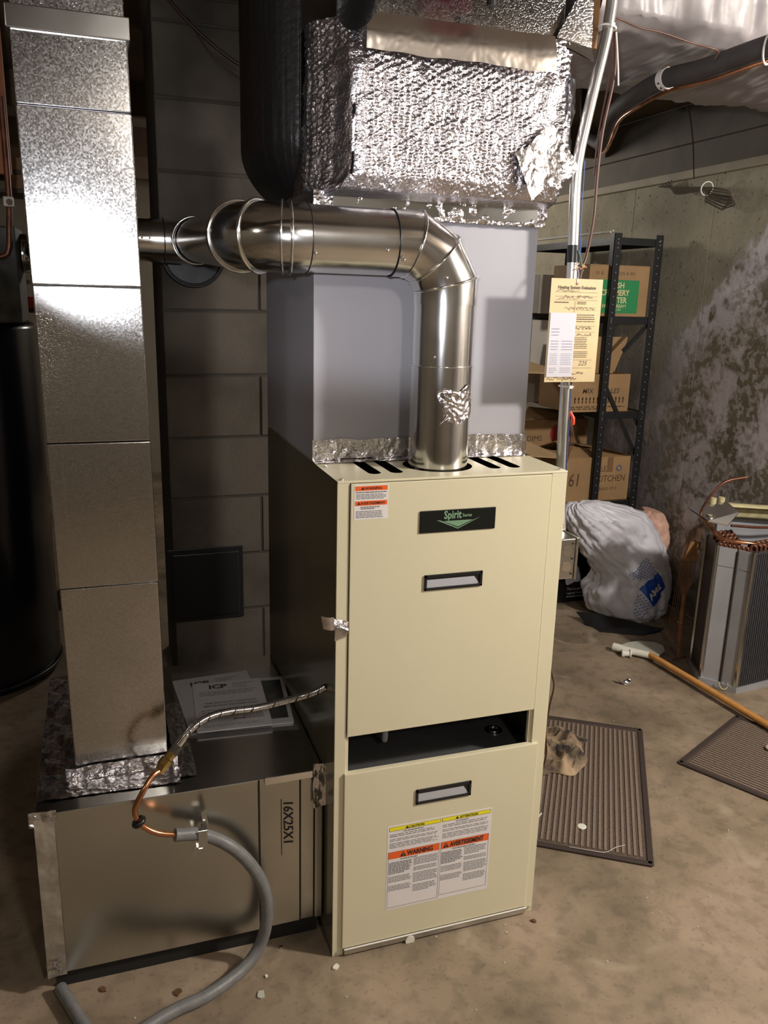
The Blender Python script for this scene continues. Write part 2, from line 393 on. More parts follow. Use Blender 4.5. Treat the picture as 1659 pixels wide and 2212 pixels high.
# block chimney behind the furnace: every block is a piece
ch = thing('chimney', (.2, 1.5, 0), 'grey concrete block chimney rising behind the furnace', 'chimney')
MB().box((-.196, 1.306, 0), (.60, 1.70, 2.15)).build('core', M_mortar, ch)
rb = random.Random(5)
z0 = -.12; row = 0
while z0 < 2.14:
    za, zb = max(z0, 0), min(z0+.2, 2.15)
    if zb-za > .03:
        off = -.20 if row % 2 == 0 else -.40+.10
        xs = [-.20]; x = off+.4
        while x < .60: xs.append(x); x += .4
        xs.append(.60)
        for i in range(len(xs)-1):
            xa, xb = xs[i], xs[i+1]
            if xb-xa < .05: continue
            j = rb.uniform(-.0015, .0015)
            cut = (za < .51 and zb > .26 and xa < .03)
            if cut: # leave the clean-out opening alone
                pass
            MB().box((xa+.004, 1.300+j, za+.004), (xb-.004, 1.32, zb-.004)).build('block', M_block, ch, bevel=.003, seg=1)
    z0 += .2; row += 1
cl = thing('cleanout_door', (-.092, 1.299, .26), 'black square clean-out door low on the block chimney', 'access door')
MB().box((-.216, 1.292, .256), (.034, 1.2975, .512)).build('frame', M_blackm, cl, bevel=.002)
MB().box((-.200, 1.284, .272), (.018, 1.2915, .496)).build('door', M_blackm, cl, bevel=.003)
# ================================================================== FURNACE
W, YP, D, H = .465, .181, .650, 1.016
fu = thing('furnace', (.2325, .325, 0), 'tall beige gas furnace cabinet with two front doors, centre of the photo', 'furnace')
T = .003
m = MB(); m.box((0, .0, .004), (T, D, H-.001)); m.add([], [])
m.build('side_panel', M_beige_shade, fu)
MB().box((W-T, 0, .004), (W, D, H-.001)).build('side_panel', M_beige_shade, fu)
MB().box((T, D-T, .004), (W-T, D, H-.001)).build('back_panel', M_beige_shade, fu)
MB().box((T, .02, .004), (W-T, D-T, .012)).build('base_pan', M_deck, fu)
# pillars with a folded return
m = MB().box((-.001, -.0015, .0), (.022, .0015, H-.0035)); m.box((.020, .0015, .004), (.022, .02, H-.01))
m.build('left_pillar', M_beige, fu, bevel=.0008)
m = MB().box((.4325, -.0015, .0), (W+.001, .0015, H-.0035)); m.box((.4325, .0015, .004), (.4345, .02, H-.01))
m.build('right_pillar', M_beige, fu, bevel=.0008)
MB().box((.022, .004, .428), (.0285, .012, .51)).build('pillar_flange', M_beige, fu)
MB().box((.4245, .004, .428), (.4325, .012, .51)).build('pillar_flange', M_beige, fu)
# top panel with real slots and vent opening
bm = bmesh.new()
def loop(pts):
    vs = [bm.verts.new((x, y, H)) for x, y in pts]
    for i in range(len(vs)): bm.edges.new((vs[i], vs[(i+1) % len(vs)]))
loop([(-.001, -.0015), (W+.001, -.0015), (W+.001, D), (-.001, D)])
VX, VY = .234, .105
loop([(VX+.069*math.cos(t*math.pi/24), VY+.069*math.sin(t*math.pi/24)) for t in range(48)])
SLOTS = [.088, .132, .337, .380]
for sx in SLOTS:
    y0, y1, r = .060, .158, .0125
    loop([(sx+r*math.cos(math.pi*(1+t/8)), y0+r*math.sin(math.pi*(1+t/8))) for t in range(9)]+[(sx+r*math.cos(math.pi*t/8), y1+r*math.sin(math.pi*t/8)) for t in range(9)])
bmesh.ops.triangle_fill(bm, use_beauty=True, use_dissolve=False, edges=bm.edges[:])
tp = MB(); tp.v = [v.co.copy() for v in bm.verts]; bm.verts.index_update()
for f in bm.faces:
    ids = [v.index for v in f.verts]
    if f.normal.z < 0: ids.reverse()
    tp.f.append(ids); tp.m.append(0); tp.sm.append(False)
bm.free()
tp.build('top_panel', M_beige, fu)
MB().box((-.001, -.0022, H-.004), (W+.001, .0, H+.0006)).build('top_lip', M_beige, fu, bevel=.0012)
MB().box((T, .002, H-.05), (W-T, .178, H-.045)).build('inner_shade', M_dark, fu)  # black sheet standing in for the shade inside, below the slots
# vestibule behind the opening
MB().box((T, .002, .392), (W-T, .45, .396)).build('blower_deck', M_deck, fu)
MB().box((T, .45, .012), (W-T, .454, H-.05)).build('partition', M_deck, fu)
m = MB().tube(smooth_path([(.137, .10, .62), (.137, .095, .47), (.138, .10, .43), (.143, .115, .420)]), .0065, 10)
m.build('drain_tube', mat('cloudy_tube', (.7, .7, .68), .25, alpha=.6), fu)
m = MB().cyl((.405, .12, .396), .020, (0, 0, 1), .002, 20); m.torus((.405, .12, .399), (0, 0, 1), .0115, .0025, 20, 6)
m.build('knockout', M_galvs, fu)
MB().cyl((.40, .20, .396), .03, (0, 0, 1), .11, 20).build('motor', M_blackm, fu)
# doors
ud = MB().box((.0235, -.0045, .508), (.4305, .0005, H-.005)).build('upper_door', M_beige, fu, bevel=.0012)
m = MB().box((.0185, -.0075, .020), (.4455, -.0022, .427)); m.box((.0185, -.0075, .425), (.4455, .006, .4285))
ld = m.build('lower_door', M_beige, fu, bevel=.0014)
def handle(x0, x1, z0, z1, yf, par):
    m = MB(); t = .0065; o = yf-.0035
    m.box((x0, o, z1-t), (x1, yf, z1)); m.box((x0, o, z0), (x1, yf, z0+t*.8)); m.box((x0, o, z0), (x0+t*.8, yf, z1)); m.box((x1-t*.8, o, z0), (x1, yf, z1))
    h = m.build('handle', M_black, par, bevel=.0008)
    xa, xb, za, zb = x0+.005, x1-.005, z0+.005, z1-.006
    g = MB().add([(xa, yf-.0006, za), (xb, yf-.0006, za), (xb-.012, yf-.0006, zb-.004), (xa, yf-.0006, zb-.004)], [(0, 1, 2, 3)])
    g.build('recess', M_recess, h)
    MB().box((x0+.001, yf-.0004, z0+.001), (x1-.001, yf, z1-.001)).build('backing', M_black, h)
handle(.171, .292, .796, .827, -.0045, ud)
handle(.170, .293, .3345, .368, -.0075, ld)
# badge
yb = -.0045
bd = MB().box((.157, yb-.0028, .9105), (.3125, yb, .9535)).build('badge', M_badgebg, fu, bevel=.0016)
yy = yb-.0030
m = MB()
def tri(m, pts, yv): m.add([(x, yv, z) for x, z in pts], [list(range(len(pts)))])
tri(m, [(.193, .9335), (.2345, .9165), (.276, .9335), (.2345, .9235)][:3]+[], yy)
m = MB()
tri(m, [(.204, .932), (.2345, .9195), (.265, .932)], yy)
tri(m, [(.190, .9345), (.2345, .9155), (.2345, .9175), (.199, .9335)], yy)
tri(m, [(.2345, .9155), (.280, .9365), (.270, .9330), (.2345, .9175)], yy)
m.build('emblem', M_badge, bd)
text('Spirit', .0215, (.205, yy+.0006, .9365), (1, 0, 0), (0, 0, 1), M_badge, bd, sx=.78, bold=.0006)
text('Series', .0085, (.243, yy+.0006, .9385), (1, 0, 0), (0, 0, 1), M_badge, bd, sx=.95, bold=.0002)
# small warning sticker, upper left
def on_y(yv): return lambda x, z: (x, yv, z)
st = MB().box((.0295, yb-.0004, .944), (.0945, yb, 1.0085)).build('warning_sticker', M_white, fu, label='small white sticker with two orange bands')
m = MB(); fx = on_y(yb-.0007)
for z0, z1 in ((.998, 1.0065), (.9705, .979)): m.add([fx(.0315, z0), fx(.0925, z0), fx(.0925, z1), fx(.0315, z1)], [(0, 1, 2, 3)])
m.build('orange_band', M_orange, st)
m = MB(); r = random.Random(2); f2 = on_y(yb-.0008)
greek(m, .033, .091, .9935, .9965, 1, f2, .6, r); greek(m, .033, .091, .982, .9925, 4, f2, .42, r)
greek(m, .042, .082, .963, .969, 2, f2, .55, r); greek(m, .033, .085, .947, .961, 5, f2, .42, r)
m.build('fine_print', M_ink2, st)['kind'] = 'stuff'
text('\u25b2WARNING', .0068, (.062, yb-.0004, .9998), (1, 0, 0), (0, 0, 1), M_ink, st, align='CENTER', bold=.0001)
text('\u25b2AVERTISSEMENT', .0068, (.062, yb-.0004, .9723), (1, 0, 0), (0, 0, 1), M_ink, st, align='CENTER', bold=.0001, sx=.95)
# large sticker on the lower door
yl = -.0075
X0, X1, Z0, Z1 = .1115, .3460, .0915, .2935; XM = .2305
st = MB().box((X0, yl-.0004, Z0), (X1, yl, Z1)).build('warning_sticker', M_white, fu, label='large white sticker with yellow and orange bands')
fx = on_y(yl-.0007)
def rect(m, x0, x1, z0, z1, fx=None):
    fx = fx or on_y(yl-.0007); m.add([fx(x0, z0), fx(x1, z0), fx(x1, z1), fx(x0, z1)], [(0, 1, 2, 3)])
m = MB(); rect(m, X0+.004, XM-.002, .281, .290); rect(m, XM+.0015, X1-.0035, .281, .290); m.build('yellow_band', M_yellow, st)
m = MB(); rect(m, X0+.003, XM-.0025, .215, .2315); rect(m, XM+.001, X1-.004, .215, .2315); m.build('orange_band', M_orange, st)
m = MB(); t = .0005
def frame(m, x0, x1, z0, z1):
    rect(m, x0, x1, z1-t, z1, on_y(yl-.0009)); rect(m, x0, x1, z0, z0+t, on_y(yl-.0009)); rect(m, x0, x0+t, z0, z1, on_y(yl-.0009)); rect(m, x1-t, x1, z0, z1, on_y(yl-.0009))
frame(m, X0+.003, XM-.0025, .097, .2315); frame(m, XM+.001, X1-.004, .102, .2315)
frame(m, X0+.004, XM-.002, .281, .290); frame(m, XM+.0015, X1-.0035, .281, .290)
m.build('border', M_ink, st)
m = MB(); f3 = on_y(yl-.0008); r = random.Random(11)
for a, b in ((X0+.005, XM-.005), (XM+.003, X1-.007)):
    greek(m, a+.03, b-.03, .275, .279, 1, f3, .5, r)
    greek(m, a, b, .266, .274, 2, f3, .35, r); greek(m, a, b, .256, .263, 2, f3, .35, r); greek(m, a, b, .240, .253, 4, f3, .35, r)
    c = (a+b)/2
    greek(m, a+.025, b-.025, .2095, .2135, 1, f3, .55, r)
    greek(m, a, c-.003, .178, .207, 8, f3, .55, r)
    greek(m, c, b, .190, .209, 5, f3, .4, r); greek(m, a, c-.003, .158, .173, 4, f3, .4, r); greek(m, c, b, .176, .186, 3, f3, .4, r)
    greek(m, a, c-.003, .137, .151, 4, f3, .4, r); greek(m, c, b, .148, .172, 7, f3, .4, r); greek(m, c, b, .125, .143, 5, f3, .4, r)
m.build('fine_print', M_ink2, st)['kind'] = 'stuff'
def alert(cx, cz, s):
    m = MB(); m.add([(cx-s, yl-.0009, cz-s*.8), (cx+s, yl-.0009, cz-s*.8), (cx, yl-.0009, cz+s)], [(0, 1, 2)]); m.build('alert_triangle', M_ink, st)
    m = MB(); m.add([(cx-s*.1, yl-.0011, cz-s*.3), (cx+s*.1, yl-.0011, cz-s*.3), (cx+s*.16, yl-.0011, cz+s*.45), (cx-s*.16, yl-.0011, cz+s*.45)], [(0, 1, 2, 3)])
    m.add([(cx-s*.12, yl-.0011, cz-s*.65), (cx+s*.12, yl-.0011, cz-s*.65), (cx+s*.12, yl-.0011, cz-s*.42), (cx-s*.12, yl-.0011, cz-s*.42)], [(0, 1, 2, 3)])
    m.build('exclamation_mark', M_orange, st)
alert(.147, .2225, .0068); alert(.243, .2225, .0068)
text('WARNING', .0148, (.156, yl-.0005, .2180), (1, 0, 0), (0, 0, 1), M_ink, st, sx=.80, bold=.0005)
text('AVERTISSEMENT', .0148, (.2525, yl-.0005, .2180), (1, 0, 0), (0, 0, 1), M_ink, st, sx=.715, bold=.0005)
text('\u25b2CAUTION', .0075, (.171, yl-.0005, .2827), (1, 0, 0), (0, 0, 1), M_ink, st, align='CENTER', bold=.0002)
text('\u25b2 ATTENTION', .0075, (.288, yl-.0005, .2827), (1, 0, 0), (0, 0, 1), M_ink, st, align='CENTER', bold=.0002)
# bottom rail, tab, screws
MB().box((.0225, -.010, .004), (.4475, .012, .0185)).build('bottom_rail', M_galvs, fu, bevel=.003)
MB().box((.0225, -.0112, .0172), (.4475, -.0076, .0196)).build('rail_highlight', M_zip, fu, bevel=.0008, label='painted white highlight along the upper edge of the bottom rail')  # white strip painted as the glint along the rail
m = MB().box((.158, -.0125, .004), (.179, -.0105, .012)); m.prism([(0, 0)], 0, 0) if False else None
m = MB().tube([(.1685, -.0105, .006), (.1685, -.0125, .006)], .0105, 20); m.build('level_tab', M_pvc, fu)
for p in ((.011, -.002, .009), (.4585, -.002, .012), (.010, .010, H+.0005), (.012, .13, H+.0005), (W-.01, .012, H+.0005), (.455, .16, H+.0005)):
    top = p[2] > 1
    MB().cyl(p, .0038, (0, 0, 1) if top else (0, -1, 0), .0025, 10).build('screw', M_bead, fu)
MB().box((.4335, -.0022, .018), (.4355, -.0015, .036)).build('slot_mark', M_ink, fu)
# torn foil tab at the left edge
def tab(u, v):
    x = -.028+.052*u; y = -.004-.012*math.sin(u*2.5)-.004*v; z = .752-.012*u-.028*v*(1-.25*u)+.004*math.sin(6*u+3*v)
    return V((x, y, z))
m = MB().grid(lambda u, v: V((-.030+.024*u+.004*v, -.004-.006*math.sin(3*u), .765-.026*v-.004*u)), 6, 6)
m.grid(lambda u, v: V((-.006+.028*u*(1-.3*v)+.002*v, -.004-.012*math.sin(math.pi*v)*(.5+.5*u), .757-.045*v-.008*u+.012*v*u)), 8, 8)
m.build('torn_foil_tab', M_tape, fu)
# ================================================================== PLENUM (gray case) ABOVE THE FURNACE
pl = thing('coil_case', (.2325, .415, H), 'plain grey painted coil case standing on the beige furnace', 'coil case')
MB().box((0, YP, H+.002), (W, D, 1.482)).build('casing', M_gray, pl, bevel=.0015)
r = random.Random(4)
def tape_strip(x0, x1, ztop, yfront, zb, ydepth, seed):
    def fn(u, v):
        x = x0+(x1-x0)*u
        n1 = nz((x, v*.04, seed), 30)*.004+nz((x, v*.05, seed), 80)*.0018
        edge = .004*nz((x, seed, 0), 25)
        if v < .5: t = v/.5; p = V((x, yfront-ydepth*(1-t)+0.0, zb+.0015+abs(n1)))
        else: t = (v-.5)/.5; p = V((x, yfront-.002-abs(n1), zb+.003+(ztop+edge-zb)*t))
        return p
    return MB().grid(fn, 150, 16)
tape_strip(-.002, W+.004, H+.042, YP, H, .024, 3.3).build('foil_tape', M_tape, pl)
# ================================================================== FOIL WRAPPED PLENUM
def lerp(a, b, t): return a+(b-a)*t
KEY = [ # z, FL, FR, RB, BR, BL, LB
    (1.478, (-.003, .178), (.468, .178), (.469, .30), (.468, .652), (-.003, .652), (-.003, .30)),
    (1.508, (-.003, .174), (.469, .174), (.472, .30), (.470, .652), (-.003, .652), (-.006, .30)),
    (1.520, (.035, .125), (.464, .122), (.478, .28), (.47, .64), (-.006, .60), (-.012, .21)),
    (1.545, (.050, .108), (.466, .110), (.500, .27), (.50, .62), (.0, .60), (-.010, .205)),
    (1.590, (.052, .106), (.472, .108), (.528, .25), (.52, .62), (.004, .60), (-.008, .20)),
    (1.640, (.052, .106), (.474, .106), (.548, .25), (.52, .62), (.008, .60), (-.007, .20)),
    (1.720, (.052, .106), (.474, .106), (.556, .25), (.52, .62), (.010, .60), (-.006, .20)),
    (1.765, (.052, .114), (.472, .114), (.540, .25), (.52, .62), (.012, .60), (-.005, .20)),
    (1.880, (.052, .120), (.465, .120), (.50, .25), (.50, .62), (.014, .60), (-.005, .20))]
def ring_at(z):
    for a, b in zip(KEY, KEY[1:]):
        if z <= b[0]+1e-9: break
    t = min(max((z-a[0])/(b[0]-a[0]), 0), 1)
    return [V((lerp(a[i][0], b[i][0], t), lerp(a[i][1], b[i][1], t), z)) for i in range(1, 7)]
def perim(z, n, round_=.014):
    P = ring_at(z); Ls = [(P[(i+1) % 6]-P[i]).length for i in range(6)]
    return P, Ls
NU, NZ = 560, 132
ref = ring_at(1.64); RL = [(ref[(i+1) % 6]-ref[i]).length for i in range(6)]; TOT = sum(RL)
ubr = [0]
for l in RL: ubr.append(ubr[-1]+l)
def wrap_pt(s, z):           # s in metres along the 1.64 ring
    s = s % TOT
    for i in range(6):
        if s <= ubr[i+1]+1e-9: break
    t = (s-ubr[i])/RL[i]; P = ring_at(z)
    a, b = P[i], P[(i+1) % 6]; p = a.lerp(b, t)
    e = (b-a).normalized(); n = V((e.y, -e.x, 0))
    rr = .012; d = min(t, 1-t)*RL[i]
    if d < rr and i in (0, 1, 5) :
        p = p-n*((1-d/rr)**2)*.0045
    return p, n, i
BUB = .0112
def bub(s, z):               # rows of air bubbles, staggered
    r_ = round(s/(BUB*.866)); sc = r_*BUB*.866
    zo = z+(BUB/2 if r_ % 2 else 0); zc = round(zo/BUB)*BUB
    d = math.hypot(s-sc, zo-zc)/(BUB*.5)
    return max(0.0, 1-d*d)
m = MB(); vs = []
for j in range(NZ+1):
    z = 1.478+(1.800-1.478)*j/NZ
    for i in range(NU):
        s = TOT*i/NU-.12
        p, n, side = wrap_pt(s, z)
        big = nz((s, z, 0), 9)*.006+nz((s, z, 5), 28)*.0028
        taped = (z < 1.518) or (side == 0 and abs((s % TOT)-0) < .028) or (side == 0 and (s % TOT) > RL[0]-.075 and (s % TOT) < RL[0]-.02 and z < 1.76) or (side == 5 and (s % TOT) > TOT-.052 and z < 1.75 and z > 1.53)
        seam = 0
        if not taped:
            q = abs(((s+.004*math.sin(z*40)) % .031)-.0155); seam = -.003*max(0, 1-q/.0022)
            d = bub(s+.005*nz((s, z, 9), 22), z+.006*nz((s, z, 3), 20))*.0046*(.7+.8*nz((s,z,1),45))+seam+nz((s, z, 2), 110)*.0016
        else: d = nz((s, z, 7), 60)*.0016+abs(nz((s, z, 4), 30))*.002
        vs.append(p+n*(d+big*(0.25 if z < 1.50 else 1)))
fs = [(j*NU+i, j*NU+(i+1) % NU, (j+1)*NU+(i+1) % NU, (j+1)*NU+i) for j in range(NZ) for i in range(NU)]
m.add(vs, fs, 0, True)
fo = thing('foil_wrapped_plenum', (.25, .38, 1.478), 'silver bubble-foil wrapped plenum above the grey coil case', 'duct plenum')
m.build('bubble_foil', M_foilb, fo)
MB().box((.03, .16, 1.485), (.45, .60, 1.795)).build('inner_duct', M_galvs, fo)
def crumple(c, ux, vx, nrm, nu, nv, amp, sc, seed, shape=None):
    c, ux, vx, nrm = V(c), V(ux), V(vx), V(nrm).normalized()
    def fn(u, v):
        a, b = u*2-1, v*2-1
        if shape: a, b = shape(a, b)
        p = c+ux*a+vx*b
        return p+nrm*(amp*nz(p, sc, seed)+amp*.5*abs(nz(p, sc*2.7, seed+2)))
    return MB().grid(fn, nu, nv)
# long tape along the bottom ledge, corner patch, band at the top
crumple((.2325, .163, 1.499), (.238, 0, 0), (0, 0, .021), (0, -1, 0), 190, 24, .008, 55, 1).build('foil_tape', M_tape, fo, label='crumpled foil tape along the bottom ledge')
crumple((.423, .0965, 1.588), (.045, .004, .030), (-.026, 0, .038), (0, -1, 0), 60, 50, .006, 20, 6, lambda a, b: (a*(1-.12*b), b*(1+.1*math.sin(3*a)))).build('foil_patch', M_tape, fo, label='smooth foil patch stuck across the lower right corner')
crumple((.487, .128, 1.668), (.020, .022, 0), (0, 0, .075), (.75, -.66, 0), 30, 60, .006, 22, 8).build('foil_patch', M_foil, fo)
def band(u, v):
    x = .066+.36*u; z = 1.738+.062*v; y = .098-.022*math.sin(v*math.pi)*(.3)-.012*(1-v)
    p = V((x, y, z)); return p+V((0, -1, 0))*(.002*nz(p, 16, 3)+.0007*abs(nz(p, 60, 4)))+V((0, 0, .004*nz((x, 0, 0), 20, 9)))*(1 if v < .5 else 0)
MB().grid(band, 120, 26).build('flashing_strip', mat('tarnished_flashing', (.62, .56, .50), .3, 1, bump=.2, bs=20, bdist=.004), fo, label='wide tarnished metal strip folded along the top')
# supply trunk above it
tr = thing('supply_trunk', (.28, .38, 1.80), 'dull galvanised trunk duct just above the foil plenum', 'duct')
MB().box((.075, .130, 1.802), (.462, .62, 2.148)).build('trunk_body', M_galv, tr, bevel=.002)
m = MB(); pts = [(.490, 1.884), (.440, 1.806), (.440, 1.796), (.536, 1.779), (.524, 1.90)]
m = MB()
F = [V((.492, .118, 1.90)), V((.441, .118, 1.806)), V((.441, .112, 1.795)), V((.520, .112, 1.772)), V((.516, .118, 1.795)), V((.512, .118, 1.90))]
m.add(F, [(0, 1, 4, 5), (1, 2, 3, 4)]); m.add([p+V((0, .004, 0)) for p in F], [(5, 4, 1, 0), (4, 3, 2, 1)])
m.build('end_plate', M_galv, tr, label='pale galvanised plate folded over the right corner')
def sheet(u, v):
    x = lerp(.020, .092-.018*v, u); z = 1.955-.165*v-.025*v*math.sin(u*3); y = .088+.02*math.cos(u*3)
    p = V((x, y, z)); return p+V((0, -1, 0))*.012*nz(p, 18, 6)
MB().grid(sheet, 40, 50).build('black_plastic_flap', M_flex, tr)
rv = thing('red_valve', (.25, .05, 1.835), 'red painted fitting with a black stem at the top edge of the photo', 'fitting')
MB().box((.213, .03, 1.842), (.293, .09, 1.90)).build('body', M_darkred, rv, bevel=.006)
MB().cyl((.279, .06, 1.842), .0085, (0, 0, -1), .022, 16).build('stem', M_black, rv)
# black flexible duct on the left of the foil
fd = thing('flexible_duct', (-.04, .38, 1.50), 'ribbed black flexible duct dropping beside the foil plenum', 'duct')
def dring(z, sh):
    pts = []
    for k in range(240):
        t = 2*math.pi*k/240
        sh_ = sh+.0022*abs(nz((t*18, z*2.2, 0), 1))+.0012*nz((t*45, z*4, 0), 1)
        cx = .014; x = cx+(.098-sh_*.85)*math.copysign(abs(math.cos(t))**.8, math.cos(t)); y = .43+(.19-sh_)*math.copysign(abs(math.sin(t))**.9, math.sin(t))
        if x > -.012: x = (x+.012)*.05-.012
        pts.append(V((x, y, z)))
    return pts
rings = []
for i in range(170):
    z = 1.522+(2.148-1.522)*i/169
    dz = z-1.522; sh = .075*(1-min(dz/.11, 1))**2.2
    rings.append(dring(z, sh))
MB().loft(rings, 0, True).build('duct_sleeve', M_flex, fd)
# ================================================================== FLUE
R_ = .0575
fp = thing('flue_pipe', (.234, .105, H), 'shiny round steel vent pipe elbowing from furnace top to chimney', 'vent pipe')
zc = 1.431; L1 = .0505
A = V((.165, .105, zc)); B = A+V((L1*math.cos(math.pi/6), 0, -L1*.5)); Cc = B+V((L1*.5, 0, -L1*math.cos(math.pi/6)))
MB().tube([(.234, .105, .985), (.234, .105, 1.212)], R_+.0012, 48, cap=False).build('vertical_section', M_pipe, fp)
MB().tube([(.234, .105, 1.20), (.234, .105, 1.335)], R_, 48, cap=False).build('vertical_section', M_pipe, fp)
MB().tube([(.234, .105, 1.325), Cc, B, A, A+V((-.042, 0, 0))], R_+.0015, 48, cap=False, miter=True, smooth=True).build('elbow', M_pipe, fp)
def bead(p, ax, r=None, th=.0022): return MB().torus(p, ax, (r or R_)+.002, th, 48, 8)
for p, ax, k_ in ((Cc, V((math.cos(math.radians(75)), 0, -math.sin(math.radians(75)))), 1.035), (B, V((math.cos(math.radians(45)), 0, -math.sin(math.radians(45)))), 1.035), (A, V((math.cos(math.radians(15)), 0, -math.sin(math.radians(15)))), 1.03)):
    bead(p, ax, R_*k_).build('bead', M_bead, fp)
bead((.234, .105, 1.212), (0, 0, 1), R_, .0012).build('bead', M_bead, fp)
XA = -.069; La = .05
A2 = V((XA, .105, 1.432)); B2 = A2+V((-La*math.cos(math.pi/6), La*.5, .001)); C2 = B2+V((-La*.5, La*math.cos(math.pi/6), .001))
E2 = V((-.118, 1.02, 1.472))
MB().tube([(.135, .105, zc), (-.040, .105, 1.432)], R_, 48, cap=False).build('horizontal_section', M_pipe, fp)
m = MB().box((-.035, .048, 1.436), (.125, .0492, 1.4375))
m.build('lock_seam', M_bead, fp)
MB().tube([(-.030, .105, 1.432), A2, B2, C2, C2+(E2-C2).normalized()*.03], R_+.0018, 48, cap=False, miter=True).build('elbow', M_pipe, fp)
bead(A2+V((.006, 0, 0)), V((1, -.13, 0)), R_*1.02, .003).build('bead', M_bead, fp)
bead(A2-V((.006, 0, 0)), V((1, -.26, 0)), R_*1.03, .002).build('bead', M_bead, fp)
bead(B2, V((1, -1, 0)), R_*1.035, .0032).build('bead', M_bead, fp)
bead(C2, V((.26, -1, 0)), R_*1.03, .0022).build('bead', M_bead, fp)
MB().tube([C2+(E2-C2).normalized()*.01, E2], R_, 48, cap=False).build('rear_section', M_pipe, fp)
bead((.123, .105, zc), (1, 0, 0), R_, .0010).build('bead', M_black, fp)
bead((-.034, .105, 1.432), (1, 0, 0), R_, .0012).build('bead', M_black, fp)
# tee, wall collar and the branch running left
m = MB().tube([E2-(E2-C2).normalized()*.02, (-.118, 1.299, 1.472)], R_+.003, 48, cap=False)
m.build('tee', M_pipe, fp)
MB().tube([(-.118, 1.12, 1.472), (-.235, 1.12, 1.472)], R_+.002, 40, cap=False).build('tee_branch', M_pipe, fp)
bead((-.119, 1.04, 1.472), (0, 1, 0), R_+.003, .0018).build('bead', M_bead, fp)
bead((-.20, 1.12, 1.472), (1, 0, 0), R_+.002, .0014).build('bead', M_black, fp)
m = MB().tube([(-.100, 1.288, 1.445), (-.100, 1.2985, 1.445)], [.094, .098], 40); m.torus((-.100, 1.287, 1.445), (0, 1, 0), .088, .004, 40)
m.build('wall_collar', M_blackm, fp)
MB().tube([(-.235, 1.12, 1.472), (-.46, 1.12, 1.470)], R_, 40, cap=False).build('branch_section', M_pipe, fp)
MB().tube([(-.45, 1.12, 1.470), (-.475, 1.127, 1.470), (-.495, 1.15, 1.470), (-.50, 1.18, 1.47), (-.50, 1.52, 1.44), (-.51, 1.545, 1.44), (-.535, 1.56, 1.44), (-.598, 1.56, 1.44)], R_+.001, 32, cap=False, miter=True).build('branch_elbow', M_pipe, fp)
for a in ((.234-.035, .058, 1.23), (.10, .049, 1.415), (-.03, .048, 1.405), (.128, .049, 1.40), (.213, .047, 1.372), (.13, .047, 1.40), (-.24, 1.062, 1.475), (-.26, 1.062, 1.475), (-.152, 1.0, 1.505), (-.150, 1.0, 1.432)):
    MB().sphere(a, .0028, 8, 6).build('screw', M_bead, fp)
# foil tape wrapped on the vertical pipe
def sleeve(u, v):
    t = math.radians(lerp(-112, -40, u)+6*math.sin(v*5)); z = 1.105+.062*v+.008*u+.005*math.sin(u*9)
    rr = R_+.0035+.0028*nz((u*2, v*2, 1), 4)+.0012*abs(nz((u, v, 4), 14))
    return V((.234+rr*math.cos(t), .105+rr*math.sin(t), z))
MB().grid(sleeve, 40, 40).build('foil_patch', M_tape, fp)
# ================================================================== RETURN AIR DROP AND BOX
rd = thing('return_duct_drop', (-.39, .30, .40), 'tall galvanised return air duct rising at the left', 'duct')
def dx(z): return -.0125*(z-.40)/1.22
def dsec(za, zb, ins=0.0, name='duct_section'):
    vs = []
    for z in (za, zb):
        o = dx(z)
        vs += [(-.480+o+ins, .169+ins, z), (-.302+o-ins, .169+ins, z), (-.302+o-ins, .43, z), (-.480+o+ins, .43, z)]
    m = MB().add(vs, [(3, 2, 1, 0), (4, 5, 6, 7), (0, 1, 5, 4), (1, 2, 6, 5), (2, 3, 7, 6), (3, 0, 4, 7)])
    return m.build(name, M_galv, rd, bevel=.0022, seg=3)
cuts = [.3985, .797, 1.070, 1.341, 1.620, 1.730]
ins = [.0008, 0, .0006, 0, .0006]
for i in range(5): dsec(cuts[i]+.0006, cuts[i+1]-.0006, ins[i])
dsec(1.735, 2.148, .003)
o = dx(1.74)
m = MB().box((-.484+o, .163, 1.727), (-.298+o, .436, 1.762)); m.build('cleat', M_galvs, rd, bevel=.002)
MB().box((-.463, .1672, .80), (-.4615, .1690, 1.06)).build('lock_seam', M_galvs, rd)
bx = thing('return_air_box', (-.275, .36, 0), 'low galvanised return air box on the floor left of the furnace', 'duct')
X0, X1, Y0, Y1, ZA, ZB = -.549, -.0035, .072, .648, .042, .397
MB().box((X0, Y0, ZA), (-.137, Y1, ZB)).build('box_body', M_box, bx, bevel=.002)
MB().box((-.1355, Y0+.002, ZA), (-.052, Y1, ZB-.001)).build('filter_door', M_box, bx, bevel=.0015)
MB().box((-.0505, Y0+.004, ZA), (-.022, Y1, ZB-.001)).build('end_flange', M_box, bx, bevel=.0015)
MB().box((-.0205, Y0-.001, ZA), (X1, Y1, ZB+.001)).build('end_flange', M_box, bx, bevel=.003)
MB().box((X0, Y0-.0012, ZB), (X1, Y1, ZB+.0012)).build('box_top', M_galvs, bx, bevel=.0006)
m = MB().box((-.125, Y0-.005, ZB-.012), (-.026, Y0+.001, ZB+.0045)); m.build('door_clip', M_bead, bx, bevel=.0012)
MB().box((-.137, Y0-.0012, ZA+.004), (-.1345, Y0, ZB-.004)).build('door_gap', M_ink, bx)
MB().box((-.0525, Y0-.0002, ZA+.004), (-.0508, Y0+.002, ZB-.014)).build('door_gap', M_ink, bx)
MB().box((-.538, .085, 0), (-.012, .64, ZA)).build('base_frame', M_dark, bx)
m = MB()
